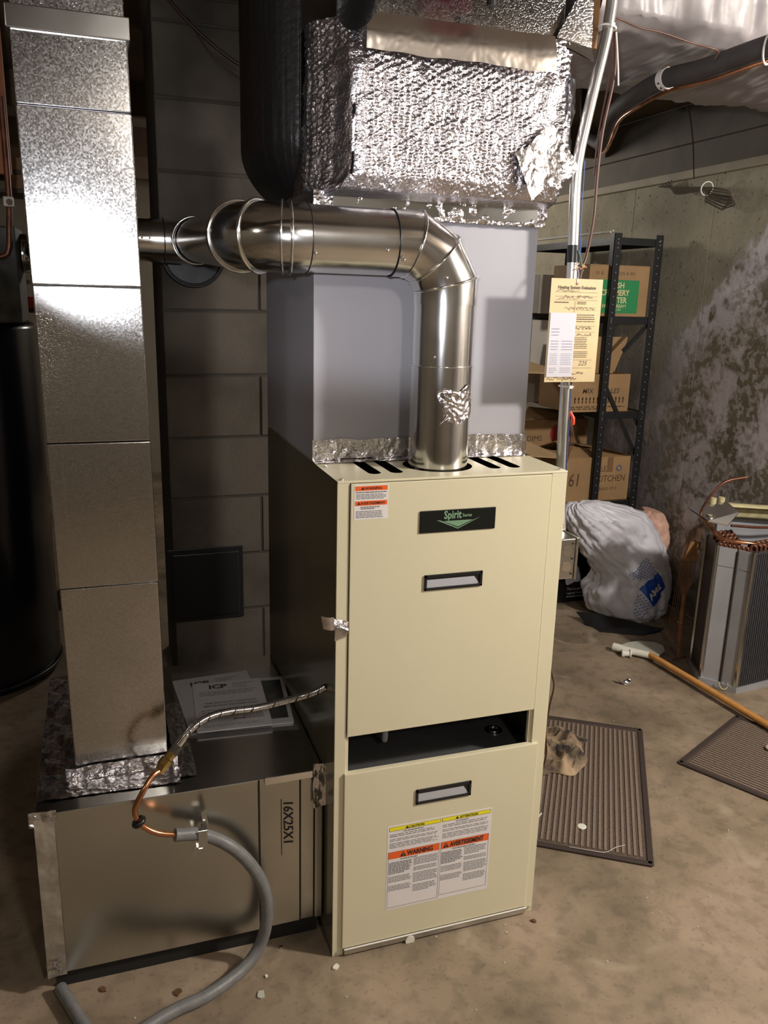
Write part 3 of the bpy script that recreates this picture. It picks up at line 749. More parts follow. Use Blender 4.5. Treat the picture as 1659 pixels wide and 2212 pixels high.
text('16X25X1', .0285, (-.086, Y0+.0016, .3395), (0, 0, -1), (1, 0, 0), M_ink, bx, sx=.93, bold=.0003, shear=.15)
MB().box((-.0915, Y0+.0010, .212), (-.0900, Y0+.0018, .344)).build('underline', M_ink, bx)
# tape down the left corner, on top left and around the drop
crumple((X0+.014, Y0-.0035, .215), (.0175, 0, 0), (0, 0, .175), (0, -1, 0), 12, 100, .004, 30, 2).build('foil_tape', M_tapedull, bx, label='brownish wrinkled tape down the left corner')
crumple((X0+.035, .38, ZB+.005), (.036, 0, 0), (0, .27, 0), (0, 0, 1), 24, 150, .007, 30, 5).build('foil_tape', M_tape, bx)
def collar(u, v):
    x = lerp(-.498, -.285, u); t = v
    n = .003*nz((x, v, 0), 28, 3)+.0018*abs(nz((x, v, 2), 70))
    if t < .55: return V((x, lerp(.112, .163, t/.55)-.02*u*(1-t/.55)*.5, ZB+.003+abs(n)*1.4))
    return V((x-.0*u, .1655-abs(n), ZB+.003+.030*(t-.55)/.45+.004*nz((x, 1, 1), 20)))
MB().grid(collar, 110, 26).build('foil_tape', M_tape, bx)
def collar2(u, v):
    y = lerp(.120, .44, u); n = .003*nz((y, v, 7), 28)+.002*abs(nz((y, v, 2), 70))
    if v < .55: return V((lerp(-.252, -.297, v/.55), y, ZB+.003+abs(n)*1.4))
    return V((-.2975+abs(n), y, ZB+.003+.05*(v-.55)/.45))
MB().grid(collar2, 110, 22).build('foil_tape', M_tape, bx)
for a, ux, vx, nn in (((X0+.012, Y0-.002, ZB-.006), (.024, 0, 0), (0, 0, .014), (0, -1, 0)), ((-.012, Y0-.006, ZB-.03), (.014, 0, 0), (0, 0, .05), (0, -1, 0)), ((X0+.010, Y0-.004, ZA+.02), (.014, 0, 0), (0, 0, .016), (0, -1, 0))):
    crumple(a, ux, vx, nn, 16, 16, .006, 60, 4).build('foil_patch', M_tape, bx)
# manuals in their sleeve on the box
def sheet_obj(name, c, w, h, ang, z0, th, mt, label, cat, group=None, corner=0.004):
    ca, sa = math.cos(ang), math.sin(ang)
    pts = []
    for sx, sy, a0 in ((1, 1, 0), (-1, 1, 90), (-1, -1, 180), (1, -1, 270)):
        for k in range(4):
            a = math.radians(a0+30*k); pts.append((sx*(w/2-corner)+corner*math.cos(a), sy*(h/2-corner)+corner*math.sin(a)))
    P = [(c[0]+ca*x-sa*y, c[1]+sa*x+ca*y) for x, y in pts]
    t = thing(name, (c[0], c[1], z0), label, cat, group)
    MB().prism(P, z0, z0+th).build('cover', mt, t)
    ax, ay = V((ca, sa, 0)), V((-sa, ca, 0)); cc = V((c[0], c[1], z0+th+.0003))
    return t, lambda x, y: cc+ax*x+ay*y, ax, ay
zt = ZB+.0016
b3, f, ax, ay = sheet_obj('manual', (-.085, .395), .155, .235, -.10, zt, .004, M_book, 'white booklet with dark cover picture, furthest right under the film', 'booklet')
m = MB(); m.add([f(-.045, -.095), f(.068, -.095), f(.068, .10), f(-.045, .10)], [(0, 1, 2, 3)]); m.build('cover_picture', M_badgebg, b3)
m = MB(); m.add([f(-.030, -.06)+V((0, 0, .0003)), f(.05, -.06)+V((0, 0, .0003)), f(.05, .03)+V((0, 0, .0003)), f(-.030, .03)+V((0, 0, .0003))], [(0, 1, 2, 3)]); m.build('inner_picture', mat('muted_picture', lin(60, 58, 62), .4), b3)
b1, f, ax, ay = sheet_obj('manual', (-.165, .425), .185, .250, .06, zt+.0042, .003, M_book, 'large white booklet with black initials, beneath the top one', 'booklet')
text('ICP', .030, f(-.055, .078), ax, ay, M_ink, b1, bold=.0012, sx=1.05, off=.0003)
for k_, s_ in enumerate(('International', 'Comfort', 'Products')): text(s_, .0105, f(.008, .097-.011*k_), ax, ay, M_ink2, b1, off=.0003)
b2, f, ax, ay = sheet_obj('manual', (-.145, .385), .165, .235, -.06, zt+.0074, .003, M_sheet, 'white booklet lying topmost on the return air box', 'booklet')
text('ICP', .028, f(-.045, .082), ax, ay, M_ink, b2, bold=.0012, sx=1.05, off=.0003)
for k_, s_ in enumerate(('International', 'Comfort', 'Products')): text(s_, .0095, f(.012, .099-.010*k_), ax, ay, M_ink2, b2, off=.0003)
text('THIS BOOKLET CONTAINS', .0098, f(0, .005), ax, ay, M_ink2, b2, align='CENTER', off=.0003, bold=.0002)
text('IMPORTANT INFORMATION', .0098, f(0, -.009), ax, ay, M_ink2, b2, align='CENTER', off=.0003, bold=.0002)
text('MODEL', .0085, f(.000, -.078), ax, ay, M_ink, b2, off=.0003, bold=.0002)
m = MB(); rr = random.Random(8); g = lambda x, y: f(x, y)+V((0, 0, .0002))
greek(m, -.068, .070, .045, .070, 3, g, .25, rr); greek(m, -.068, .03, -.040, -.022, 2, g, .3, rr); greek(m, .022, .070, -.080, -.050, 4, g, .4, rr); greek(m, -.068, .070, -.105, -.092, 2, g, .25, rr)
m.build('fine_print', M_ink2, b2)['kind'] = 'stuff'
def film(u, v):
    x = lerp(-.268, -.010, u); y = lerp(.268, .605, v); e = min(u, 1-u, v, 1-v)
    return V((x+.01*(v-.5), y-.03*u, zt+.012+min(e*6, 1)*.006*(1+nz((x, y, 0), 18))+.003*nz((x, y, 3), 45)-.0095*(1-min(e*10, 1))))
tag(MB().grid(film, 60, 60).build('document_sleeve', M_film), 'clear plastic sleeve draped over the booklets on the box', 'plastic sleeve')
# ================================================================== GAS LINE
gl = thing('gas_line', (-.34, .03, .013), 'braided gas connector joined to copper tube and grey hose before the box', 'gas line')
br = smooth_path([(.0, .072, .582), (-.020, .078, .570), (-.055, .092, .555), (-.128, .10, .541), (-.185, .10, .541), (-.225, .097, .537), (-.257, .090, .524), (-.285, .082, .500)], 8)
MB().tube(br, .0072, 14).build('braided_connector', M_braid, gl)
m = MB(); bp_ = [V(p) for p in br]
acc = 0
for i in range(1, len(bp_)-1):
    if i % 2 == 0: m.torus(bp_[i], (bp_[i+1]-bp_[i-1]), .0071, .0009, 14, 5)
m.build('braid_ridges', M_braid, gl)
for i in range(6, len(bp_)-3, 5):
    d = (bp_[i+1]-bp_[i-1]).normalized()
    MB().torus(bp_[i], d+V((0, 0, .8)), .0076, .0013, 14, 5).build('black_tracer', M_ink, gl)
m = MB().tube([(-.277, .084, .507), (-.290, .079, .494)], .0082, 16); m.build('ferrule', M_bead, gl)
m = MB().tube([(-.288, .079, .496), (-.301, .074, .482)], .0098, 6, smooth=False); m.build('steel_nut', M_galvs, gl)
m = MB().tube([(-.300, .074, .484), (-.310, .069, .476), (-.311, .0685, .475), (-.320, .063, .467), (-.328, .057, .456)], [.0092, .0092, .012, .0115, .0075], 6, smooth=False); m.build('brass_fitting', M_brass, gl)
cp = smooth_path([(-.325, .058, .460), (-.339, .048, .470-.012), (-.356, .035, .440), (-.371, .03, .415), (-.375, .03, .398), (-.369, .03, .377), (-.356, .03, .360), (-.334, .03, .345), (-.295, .033, .331)], 6)
MB().tube(cp, .0055, 12).build('copper_tube', M_copper, gl)
MB().torus((-.369, .03, .377), (.5, 0, -.85), .009, .0055, 20, 8).build('black_grommet', M_black, gl)
hp = smooth_path([(-.305, .032, .334), (-.252, .040, .318), (-.199, .03, .286), (-.159, .026, .234), (-.136, .022, .175), (-.133, .022, .108), (-.147, .024, .048), (-.185, .004, .018), (-.26, -.036, .014), (-.322, -.053, .014), (-.374, -.075, .014), (-.42, -.10, .014), (-.465, -.085, .014), (-.489, -.036, .014), (-.506, .004, .014), (-.532, .065, .014)], 8)
MB().tube(hp, .0125, 16).build('grey_hose', M_hose, gl)
m = MB().box((-.262, .0255, .298), (-.245, .0275, .336)); m.obox((-.247, .044, .350), (.004, 0, .004), (0, .001, 0), (-.003, 0, .018)); m.obox((-.266, .048, .283), (.004, 0, -.002), (0, .001, 0), (.004, 0, .014))
m.obox((-.2500, .034, .337), (.0055, 0, 0), (0, .009, .003), (0, 0, .001)); m.obox((-.260, .034, .298), (.0055, 0, 0), (0, .010, 0), (0, 0, .001))
m.build('strap_clip', M_galvs, gl)
# ================================================================== CONDUIT, BOX, TAG, WIRES (right of the furnace)
cn = thing('conduit', (.532, .13, .87), 'bent silver electrical conduit rising from the furnace box to the ceiling', 'conduit')
cpath = smooth_path([(.531, .11, .86), (.530, .125, .95), (.528, .13, 1.05), (.525, .13, 1.17), (.518, .13, 1.418), (.512, .13, 1.556), (.514, .13, 1.61), (.522, .13, 1.66), (.537, .13, 1.74), (.549, .13, 1.80), (.556, .13, 1.85), (.560, .13, 1.93), (.562, .13, 2.148)], 6)
MB().tube(cpath, .0108, 20).build('tube', M_conduit, cn)
MB().tube([(.5190, .13, 1.412), (.5178, .13, 1.445)], .0122, 20).build('black_tape', M_black, cn)
eb = thing('junction_box', (.50, .04, .78), 'small galvanised junction box on the right side of the furnace', 'electrical box')
MB().box((W+.0015, .012, .785), (.508, .108, .872)).build('box', M_galvs, eb, bevel=.003)
MB().box((.508, .010, .783), (.514, .110, .874)).build('cover', M_galvs, eb, bevel=.002)
for z in (.812, .845): MB().cyl((.490, .0125, z), .0105, (0, -1, 0), .0012, 20).build('knockout', M_bead, eb)
for z in (.797, .829, .861): MB().cyl((.501, .012, z), .0022, (0, -1, 0), .002, 10).build('screw', M_ink, eb)
tg = thing('service_tag', (.5135, .10, 1.178), 'manila heating evaluation card hung on the conduit', 'tag')
TX0, TX1, TZ0, TZ1 = .456, .5725, 1.178, 1.380; ty = .098
MB().box((TX0, ty, TZ0), (TX1, ty+.0008, TZ1)).build('card', M_tag, tg)
MB().cyl((.5135, ty-.0003, 1.3705), .0028, (0, -1, 0), .0004, 16).build('eyelet', M_rust, tg)
text('Heating System Evaluation', .0088, (.5145, ty+.0002, 1.3605), (1, 0, 0), (0, 0, 1), M_print, tg, align='CENTER', bold=.00025, sx=.92)
m = MB(); rr = random.Random(21); ff = on_y(ty-.0005); 
def ln(x0, x1, z): m.add([ff(x0, z), ff(x1, z), ff(x1, z+.0004), ff(x0, z+.0004)], [(0, 1, 2, 3)])
for z in (1.354, 1.346, 1.339): ln(.467, .563, z)
m.add([ff(.512, 1.315), ff(.5126, 1.315), ff(.5126, 1.3375), ff(.512, 1.3375)], [(0, 1, 2, 3)])
for z in (1.325, 1.320, 1.303, 1.289, 1.277, 1.222, 1.206): ln(.517, .562, z)
greek(m, .519, .560, 1.2960, 1.3130, 4, ff, .35, rr); greek(m, .517, .548, 1.244, 1.268, 7, ff, .35, rr); greek(m, .517, .550, 1.226, 1.240, 4, ff, .35, rr); greek(m, .517, .538, 1.331, 1.337, 2, ff, .5, rr); greek(m, .466, .500, 1.3325, 1.3365, 1, ff, .5, rr)
m.build('printed_form', M_print, tg)
def scrawl(x0, x1, z, amp, n, mt, seed):
    r = random.Random(seed); m = MB(); pts = []
    for i in range(n): pts.append((lerp(x0, x1, i/(n-1))+r.uniform(-.0008, .0012), z+r.uniform(-amp, amp)*(1 if i % 2 else -.6)))
    P = smooth_path([(x, ty-.0009, zz) for x, zz in pts], 4)
    m.tube(P, .00033, 4, cap=False); m.build('handwriting', mt, tg)
M_pen = mat('pencil', lin(112, 100, 96), .6)
scrawl(.470, .520, 1.3575, .0030, 26, M_pen, 1); scrawl(.474, .550, 1.3445, .0045, 34, M_pen, 2); scrawl(.489, .511, 1.323, .004, 16, M_pen, 3)
scrawl(.516, .558, 1.3235, .003, 26, M_pen, 4); scrawl(.517, .556, 1.2850, .004, 26, M_pen, 5); scrawl(.520, .556, 1.272, .004, 24, M_pen, 6)
scrawl(.512, .545, 1.196, .004, 20, M_pen, 7); scrawl(.462, .530, 1.1845, .0045, 34, M_pen, 8); scrawl(.496, .520, 1.186, .002, 12, M_redprint, 9)
text('225', .0135, (.530, ty+.0001, 1.211), (1, 0, 0), (0, 0, 1), M_pen, tg, shear=.3)
rc = MB().box((.4585, ty-.0020, 1.1885), (.5165, ty-.0014, 1.3145)).build('receipt', M_paper, tg, label='white receipt strip on the left of the card')
m = MB(); f4 = on_y(ty-.0024); 
for z0_, z1_, n_ in ((1.268, 1.286, 3), (1.240, 1.262, 4), (1.212, 1.236, 7), (1.196, 1.208, 3)):
    greek(m, .463, .481, z0_, z1_, n_, f4, .3, rr); 
    if z0_ < 1.26: greek(m, .488, .513, z0_, z1_, n_, f4, .3, rr)
m.build('receipt_print', mat('faint_print', lin(150, 148, 160), .6), rc)
m = MB().tube(smooth_path([(.5135, ty-.001, 1.371), (.512, ty+.001, 1.385), (.517, .112, 1.405), (.522, .117, 1.413)]), .0006, 6); m.tube(smooth_path([(.5135, ty-.001, 1.371), (.5175, ty+.003, 1.388), (.520, .114, 1.405), (.526, .117, 1.410)]), .0006, 6)
m.build('hanging_string', M_white, tg)
tw = thing('thermostat_wires', (.57, .14, 1.39), 'brown thermostat wires strung beside the conduit', 'wires')
MB().tube(smooth_path([(.572, .15, 1.88), (.583, .15, 1.845), (.590, .15, 1.765), (.575, .15, 1.665), (.571, .15, 1.58), (.571, .15, 1.501), (.562, .15, 1.429), (.549, .145, 1.393), (.5445, .142, 1.30), (.5435, .140, 1.15), (.5405, .138, 1.08), (.539, .136, .99), (.536, .13, .90)]), .0030, 10).build('brown_cable', M_wire, tw)
MB().tube(smooth_path([(.580, .152, 1.84), (.583, .156, 1.76), (.570, .156, 1.66), (.567, .156, 1.58)]), .0018, 8).build('brown_cable', M_wire, tw)
MB().tube(smooth_path([(.573, .14, 1.858), (.593, .15, 1.861), (.636, .15, 1.852), (.689, .15, 1.849), (.767, .15, 1.838), (.824, .15, 1.832), (.86, .20, 1.830)]), .0018, 8).build('brown_cable', M_wire, tw)
MB().tube(smooth_path([(.5285, .120, 1.46), (.529, .120, 1.30), (.533, .120, 1.15), (.5365, .120, 1.02), (.54, .118, .90)]), .0010, 6).build('blue_wire', M_bluew, tw)
MB().tube(smooth_path([(.5225, .121, 1.60), (.5245, .121, 1.50), (.527, .121, 1.43)]), .0010, 6).build('blue_wire', M_bluew, tw)
MB().tube(smooth_path([(.522, .117, 1.435), (.527, .115, 1.420), (.531, .113, 1.405), (.535, .114, 1.395)]), .0012, 6).build('green_wire', M_greenw, tw)
m = MB()
for k_ in range(5):
    a = rr.uniform(-1, 1); m.tube(smooth_path([(.528, .116, 1.412), (.528+.012*a, .112, 1.402+.006*rr.random()), (.528+.02*rr.uniform(-1, 1), .114, 1.392+.012*rr.random())]), .0007, 5)
m.build('bare_wire_ends', M_copper, tw)
m = MB().tube(smooth_path([(.541, .130, 1.112), (.546, .125, 1.100), (.547, .125, 1.085)]), [.0035]*6+[.0042]*6+[.003], 10)
m.build('wire_nut', M_red, tw, label='orange red wire nut')
m = MB()
for k_ in range(4): m.tube(smooth_path([(.541, .124, 1.10), (.538+.004*k_, .120, 1.08-.01*k_), (.543, .122, 1.062-.012*k_), (.539, .122, 1.04-.012*k_)]), .0009, 5)
m.build('loose_wires', M_wire, tw)
def ziptie(c, ax, R, label, tail=None):
    m = MB().torus(c, ax, R, .0022, 24, 6); c = V(c); m.obox(c+V((0, -R-.001, 0)), (.004, 0, 0), (0, .003, 0), (0, 0, .0035))
    if tail: m.tube([c+V((R, -.002, 0)), V(tail)], .0016, 6)
    return tag(m.build('zip_tie', M_zip), label, 'cable tie')
ziptie((.528, .131, 1.166), (0, 0, 1), .0150, 'white cable tie on the conduit just below the card')
ziptie((.5545, .132, 1.838), (.15, 0, 1), .0160, 'white cable tie with long tail near the top of the conduit')
m = MB().tube(smooth_path([(.580, .14, 1.835), (.590, .14, 1.78), (.598, .145, 1.745)]), .0016, 6)
tag(m.build('zip_tie_tail', M_zip), 'thin white cable tie tail dangling beside the conduit', 'cable tie')
tag(MB().tube(smooth_path([(.47, .03, .63), (.478, .015, .575), (.484, .012, .545), (.479, .014, .50), (.476, .016, .44), (.483, .018, .38), (.474, .02, .33)]), .0018, 8).build('loose_cable', M_wire), 'thin brown cable hanging down the right side of the furnace', 'cable')
lt = thing('wood_lath', (.545, .16, 1.80), 'narrow wood strip with red edge beside the top of the conduit', 'wood strip')
MB().box((.527, .155, 1.812), (.5345, .165, 2.148)).build('red_edge', M_redprint, lt)
MB().box((.5345, .152, 1.806), (.5475, .168, 2.148)).build('strip', M_woodr, lt)
# lineset with copper tube
ls = thing('refrigerant_line', (.93, .5, 1.80), 'black insulated refrigerant line curving under the white wrapped duct', 'pipe')
lp = smooth_path([(1.10, -.15, 1.885), (1.01, .03, 1.868), (.947, .15, 1.853), (.905, .29, 1.838), (.885, .40, 1.838), (.900, .55, 1.828), (.945, .68, 1.826), (1.00, .80, 1.795), (1.08, .95, 1.80), (1.22, 1.20, 1.85), (1.34, 1.45, 1.92), (1.42, 1.62, 2.03), (1.45, 1.68, 2.148)], 6)
MB().tube(lp, .0215, 20).build('insulation', M_foam, ls)
MB().tube(smooth_path([V(p)+V((.004, -.010, -.0265)) for p in lp][:-4], 1), .0042, 10).build('copper_tube', M_copper, ls)
c = V((.885, .395, 1.838))
def strap(u, v):
    a = math.radians(lerp(60, 280, u)); dd = V((-.18, .98, 0)).normalized(); n1 = V((dd.y, -dd.x, 0)); 
    return c+dd*(.009*(v-.5)*2)-n1*(.0235+.006*(u < .1))*math.cos(a+1.2)+V((0, 0, .0255*math.sin(a+1.2)))
MB().tube([c+V((-.0, -.010, 0))-V((0, 0, 0)), c+V((0, .010, 0))], .0232, 24).build('hanging_strap', M_zip, ls, label='white perforated strap')
for a in (-150, -120, -90, -60):
    t = math.radians(a); MB().sphere(c+V((.0236*math.cos(t), -.001, .0236*math.sin(t))), .0026, 8, 6).build('strap_hole', M_ink, ls)
MB().torus((.948, .148, 1.848), (-.5, .85, .1), .0285, .0022, 28, 6).build('zip_tie', M_zip, ls, label='white nylon tie')
# white wrapped duct
def wd(u, v):
    x = lerp(.60, 2.015, u)
    prof = [(.24, 2.148), (.215, 2.05), (.215, 1.96), (.235, 1.905), (.29, 1.880), (.45, 1.872), (.62, 1.872), (.74, 1.885), (.80, 1.93), (.82, 2.04), (.82, 2.148)]
    t = v*(len(prof)-1); i = min(int(t), len(prof)-2); f_ = t-i
    y, z = lerp(prof[i][0], prof[i+1][0], f_), lerp(prof[i][1], prof[i+1][1], f_)
    k_ = .012*nz((x*1.0+z*.6, y*.3, z*.3), 9)+.007*nz((x*2.4+z*1.1, 0, y), 14)+.003*nz((x*5+z, y, z), 14)
    return V((x, y-k_*(1 if v < .4 else .3), z+k_*(.8 if .3 < v < .8 else 0)))
tag(MB().grid(wd, 220, 80).build('wrapped_duct', M_poly), 'wide duct wrapped in wrinkled white plastic under the ceiling', 'duct')
def ir(u, v):
    x = lerp(1.02, 2.0, u); a = 2*math.pi*v; r_ = .055+.02*nz((x, 0, 0), 4)+.012*nz((x*2, v*2, 0), 6)
    return V((x, 1.12+.5*(.0)+r_*1.8*math.cos(a)+.05*nz((x, 2, 2), 3), 2.075+r_*math.sin(a)))
tag(MB().grid(ir, 70, 24).build('insulation_roll', mat('grey_batt', lin(120, 112, 104), .9, 0, .15, 12, bump=.4, bs=40)), 'lumpy grey insulation lying in the dark behind the wrapped duct', 'insulation')
# bundle of old cable on the right wall
cb = thing('cable_bundle', (1.95, 1.55, 1.78), 'dusty coil of old cable hung by a white tie on the right wall', 'cable coil')
for k_ in range(5):
    o_ = .012*k_; P = [(1.985, 1.90-.02*k_, 1.835+.004*k_), (1.97, 1.76, 1.815-.006*k_), (1.96, 1.62-o_, 1.80-.004*k_), (1.95, 1.50, 1.785-.01*k_), (1.95, 1.41-.012*k_, 1.765-.012*k_), (1.965, 1.40+o_, 1.745-.01*k_), (1.975, 1.47, 1.752-.012*k_), (1.98, 1.58, 1.778-.008*k_)]
    MB().tube(smooth_path(P), .0032, 8).build('cable', mat('dusty_cable', lin(94, 84, 70), .8) if k_ == 0 else bpy.data.materials['dusty_cable'], cb)
MB().torus((1.955, 1.545, 1.788), (.1, 1, .25), .026, .0028, 20, 6).build('zip_tie', M_zip, cb)
MB().tube(smooth_path([(1.60, 1.30, 2.10), (1.78, 1.45, 1.97), (1.93, 1.60, 1.83)]), .0022, 6).build('hanging_cord', M_wirer, cb)
# cables top left
tag(MB().tube(smooth_path([(-.175, 1.26, 2.148), (-.10, 1.25, 2.07), (-.01, 1.24, 2.0), (.06, 1.23, 1.965), (.16, 1.22, 1.955), (.30, 1.22, 1.97)]), .0048, 8).build('hanging_cable', M_wirer), 'thicker dark cable drooping across the block chimney top', 'cable')
tag(MB().tube(smooth_path([(-.10, 1.27, 2.085), (-.03, 1.265, 1.99), (.06, 1.26, 1.935), (.16, 1.25, 1.925), (.3, 1.25, 1.95)]), .0030, 8).build('hanging_cable', M_wirer), 'thinner dark cable drooping just below the thicker one', 'cable')
# ================================================================== SHELF UNIT AND ITS BOXES
su = thing('shelving_unit', (1.82, 2.15, 0), 'black bolted metal shelving unit against the stained wall', 'shelf')
SX0, SX1, SY0, SY1, SZ = 1.700, 1.945, 1.775, 2.52, 1.622
LV = (.45, .862, 1.278, 1.605)
def upright(x, y, sx, sy):
    m = MB().box((min(x, x+sx*.037), min(y, y+sy*.003), 0), (max(x, x+sx*.037), max(y, y+sy*.003), SZ))
    m.box((min(x, x+sx*.003), min(y, y+sy*.032), 0), (max(x, x+sx*.003), max(y, y+sy*.032), SZ))
    u = m.build('upright', M_blackm, su, bevel=.0006, seg=1)
    if sy > 0:
        m = MB()
        z = .03
        while z < SZ-.02:
            m.cyl((x+sx*.020, y-.0003, z), .0020, (0, -1, 0), .0006, 6); z += .0333
        tag(m.build('bolt_holes', M_recess, u), kind='stuff')
for x, sx in ((SX0, 1), (SX1, -1)):
    for y, sy in ((SY0, 1), (SY1, -1)): upright(x, y, sx, sy)
for z in LV:
    m = MB().box((SX0+.003, SY0+.004, z-.030), (SX1-.003, SY0+.007, z)); m.box((SX0+.003, SY1-.007, z-.030), (SX1-.003, SY1-.004, z))
    m.box((SX0+.004, SY0+.004, z-.030), (SX0+.007, SY1-.004, z)); m.box((SX1-.007, SY0+.004, z-.030), (SX1-.004, SY1-.004, z))
    s = m.build('shelf_frame', M_blackm, su)
    MB().box((SX0+.008, SY0+.008, z-.010), (SX1-.008, SY1-.008, z-.001)).build('shelf_board', M_board if z < 1.5 else M_blackm, su)
    for x in (SX0+.018, SX1-.016):
        for dz in (-.008, -.024): MB().cyl((x, SY0-.0005, z+dz), .0038, (0, -1, 0), .003, 8).build('bolt', M_bead, su)
def brace(p, q):
    p, q = V(p), V(q); d = (q-p); m = MB(); n = V((-d.z, 0, d.x)).normalized()*.0085
    m.obox((p+q)/2, d/2, V((0, .0015, 0)), n); m.build('brace', M_blackm, su)
brace((SX0+.02, SY0+.012, .995), (SX1-.012, SY0+.012, .645)); brace((SX1-.012, SY0+.012, 1.262), (SX0+.10, SY0+.012, 1.13)); brace((SX1-.05, SY0+.012, .838), (SX1-.012, SY0+.012, .78))
m = MB().tube([(SX0-.002, SY0+.03, SZ+.004), (SX0-.002, SY1-.02, SZ+.004)], .004, 8); m.tube([(SX0+.010, SY0+.03, SZ+.010), (SX0+.010, SY1-.02, SZ+.010)], .004, 8)
m.build('top_rods', M_pvcd, su)  # pale colour stands in for the flash reflected by the rods
def carton(x0, x1, y0, y1, z0, z1, label, cat, mt=None, flaps=(), name='cardboard_box', lid=True):
    mt = mt or M_card; t = thing(name, ((x0+x1)/2, (y0+y1)/2, z0), label, cat)
    w_ = .004; m = MB()
    m.box((x0, y0, z0), (x1, y0+w_, z1)); m.box((x0, y1-w_, z0), (x1, y1, z1)); m.box((x0, y0+w_, z0), (x0+w_, y1-w_, z1)); m.box((x1-w_, y0+w_, z0), (x1, y1-w_, z1)); m.box((x0+w_, y0+w_, z0), (x1-w_, y1-w_, z0+w_))
    m.build('carton', mt, t, bevel=.0015, seg=1)
    if lid: MB().box((x0+.001, y0+.001, z1), (x1-.001, y1-.001, z1+.003)).build('lid', mt, t)
    for (a, b, c_, d_, mm) in flaps:      # four corners of a flap
        q = [V(a), V(b), V(c_), V(d_)]; n = (q[1]-q[0]).cross(q[3]-q[0]).normalized()*.0018
        mb = MB(); mb.add([p-n for p in q]+[p+n for p in q], [(3, 2, 1, 0), (4, 5, 6, 7), (0, 1, 5, 4), (1, 2, 6, 5), (2, 3, 7, 6), (3, 0, 4, 7)])
        mb.build('flap', mm or mt, t)
    return t
def tx(s, size, x, z, y, mt, par, **k): return text(s, size, (x, y, z), (1, 0, 0), (0, 0, 1), mt, par, **k)
# 1 butter box
yb = 1.800
b = carton(1.608, 1.912, yb, 2.10, 1.2785, 1.490, 'cardboard butter box with green print on the upper shelf', 'box')
g = MB().box((1.630, yb-.0008, 1.292), (1.862, yb-.0002, 1.432)).build('green_panel', M_green, b)
tx('IRISH', .034, 1.752, 1.398, yb-.0006, M_cream, g, align='CENTER', sx=.9, bold=.0006)
tx('CREAMERY', .034, 1.742, 1.367, yb-.0006, M_cream, g, align='CENTER', sx=.85, bold=.0006)
tx('BUTTER', .034, 1.752, 1.336, yb-.0006, M_cream, g, align='CENTER', sx=.85, bold=.0006)
tx('SWEETCREAM', .019, 1.742, 1.316, yb-.0006, M_cream, g, align='CENTER', bold=.0002); tx('SALTED', .011, 1.76, 1.303, yb-.0006, M_cream, g, align='CENTER')
tx('01 B', .020, 1.640, 1.452, yb+.0002, M_print, b); tx('0275 A 991', .020, 1.745, 1.452, yb+.0002, M_print, b)
# 2 open box on the middle shelf
yb = 1.795
b = carton(1.552, 1.862, yb, 2.06, .8625, 1.030, 'open cardboard box with MIX print on the middle shelf', 'box', lid=False,
    flaps=[((1.60, 1.93, 1.020), (1.862, 1.93, 1.020), (1.925, 1.93, 1.185), (1.62, 1.96, 1.185), None),
           ((1.556, 1.80, 1.028), (1.556, 2.05, 1.028), (1.40, 2.02, 1.085), (1.33, 1.84, 1.035), M_cardl),
           ((1.60, 1.797, 1.026), (1.85, 1.797, 1.026), (1.853, 1.90, .985), (1.61, 1.90, .985), M_cardl)])
for s_, x_ in (('MIX', 1.618), ('LES', 1.762)): tx(s_, .032, x_, .945, yb+.0002, M_print, b, shear=.2, bold=.0004)
m = MB()
for k_ in range(14):
    x_ = 1.585+.019*k_; m.add([(x_-.004, yb-.0006, .902), (x_+.004, yb-.0006, .902), (x_+.001, yb-.0006, .926), (x_-.001, yb-.0006, .926)], [(0, 1, 2, 3)])
    m.add([(x_-.005, yb-.0006, .918), (x_+.005, yb-.0006, .918), (x_, yb-.0006, .932)], [(0, 1, 2)])
m.build('printed_row', M_print, b)
m = MB(); greek(m, 1.56, 1.85, .872, .890, 2, lambda x, z: (x, yb-.0006, z), .5, random.Random(4)); m.build('printed_band', M_print, b)
MB().box((1.350, 1.84, .8625), (1.42, 2.05, 1.0)).build('x', M_dark) if False else None
# 3 box marked 61
yb = 1.797
b = carton(1.566, 1.908, yb, 2.10, .4505, .655, 'cardboard box marked 61 on the bottom shelf', 'box', lid=False,
    flaps=[((1.57, 1.80, .654), (1.57, 2.08, .654), (1.40, 2.05, .735), (1.355, 1.82, .672), M_cardl),
           ((1.575, 1.800, .652), (1.905, 1.800, .652), (1.89, 1.93, .640), (1.60, 1.95, .700), M_card),
           ((1.575, 2.095, .652), (1.905, 2.095, .652), (1.80, 1.97, .672), (1.60, 1.96, .705), M_card)])
tx('61', .085, 1.585, .525, yb+.0002, M_print, b, sx=.75, shear=.1); tx('LALLEX', .036, 1.705, .588, yb+.0002, M_print, b, sx=.8); MB().torus((1.848, yb-.001, .601), (0, 1, 0), .012, .0018, 20, 5).build('ring_mark', M_blue, b)
tx('KITCHEN', .042, 1.735, .540, yb+.0002, M_print, b, sx=.85, shear=.1); tx('5 BAGS OF 5', .020, 1.735, .500, yb+.0002, M_print, b)
MB().box((1.785, yb-.0008, .585), (1.815, yb-.0003, .654)).build('tape', mat('brown_tape', lin(126, 94, 66), .3), b)
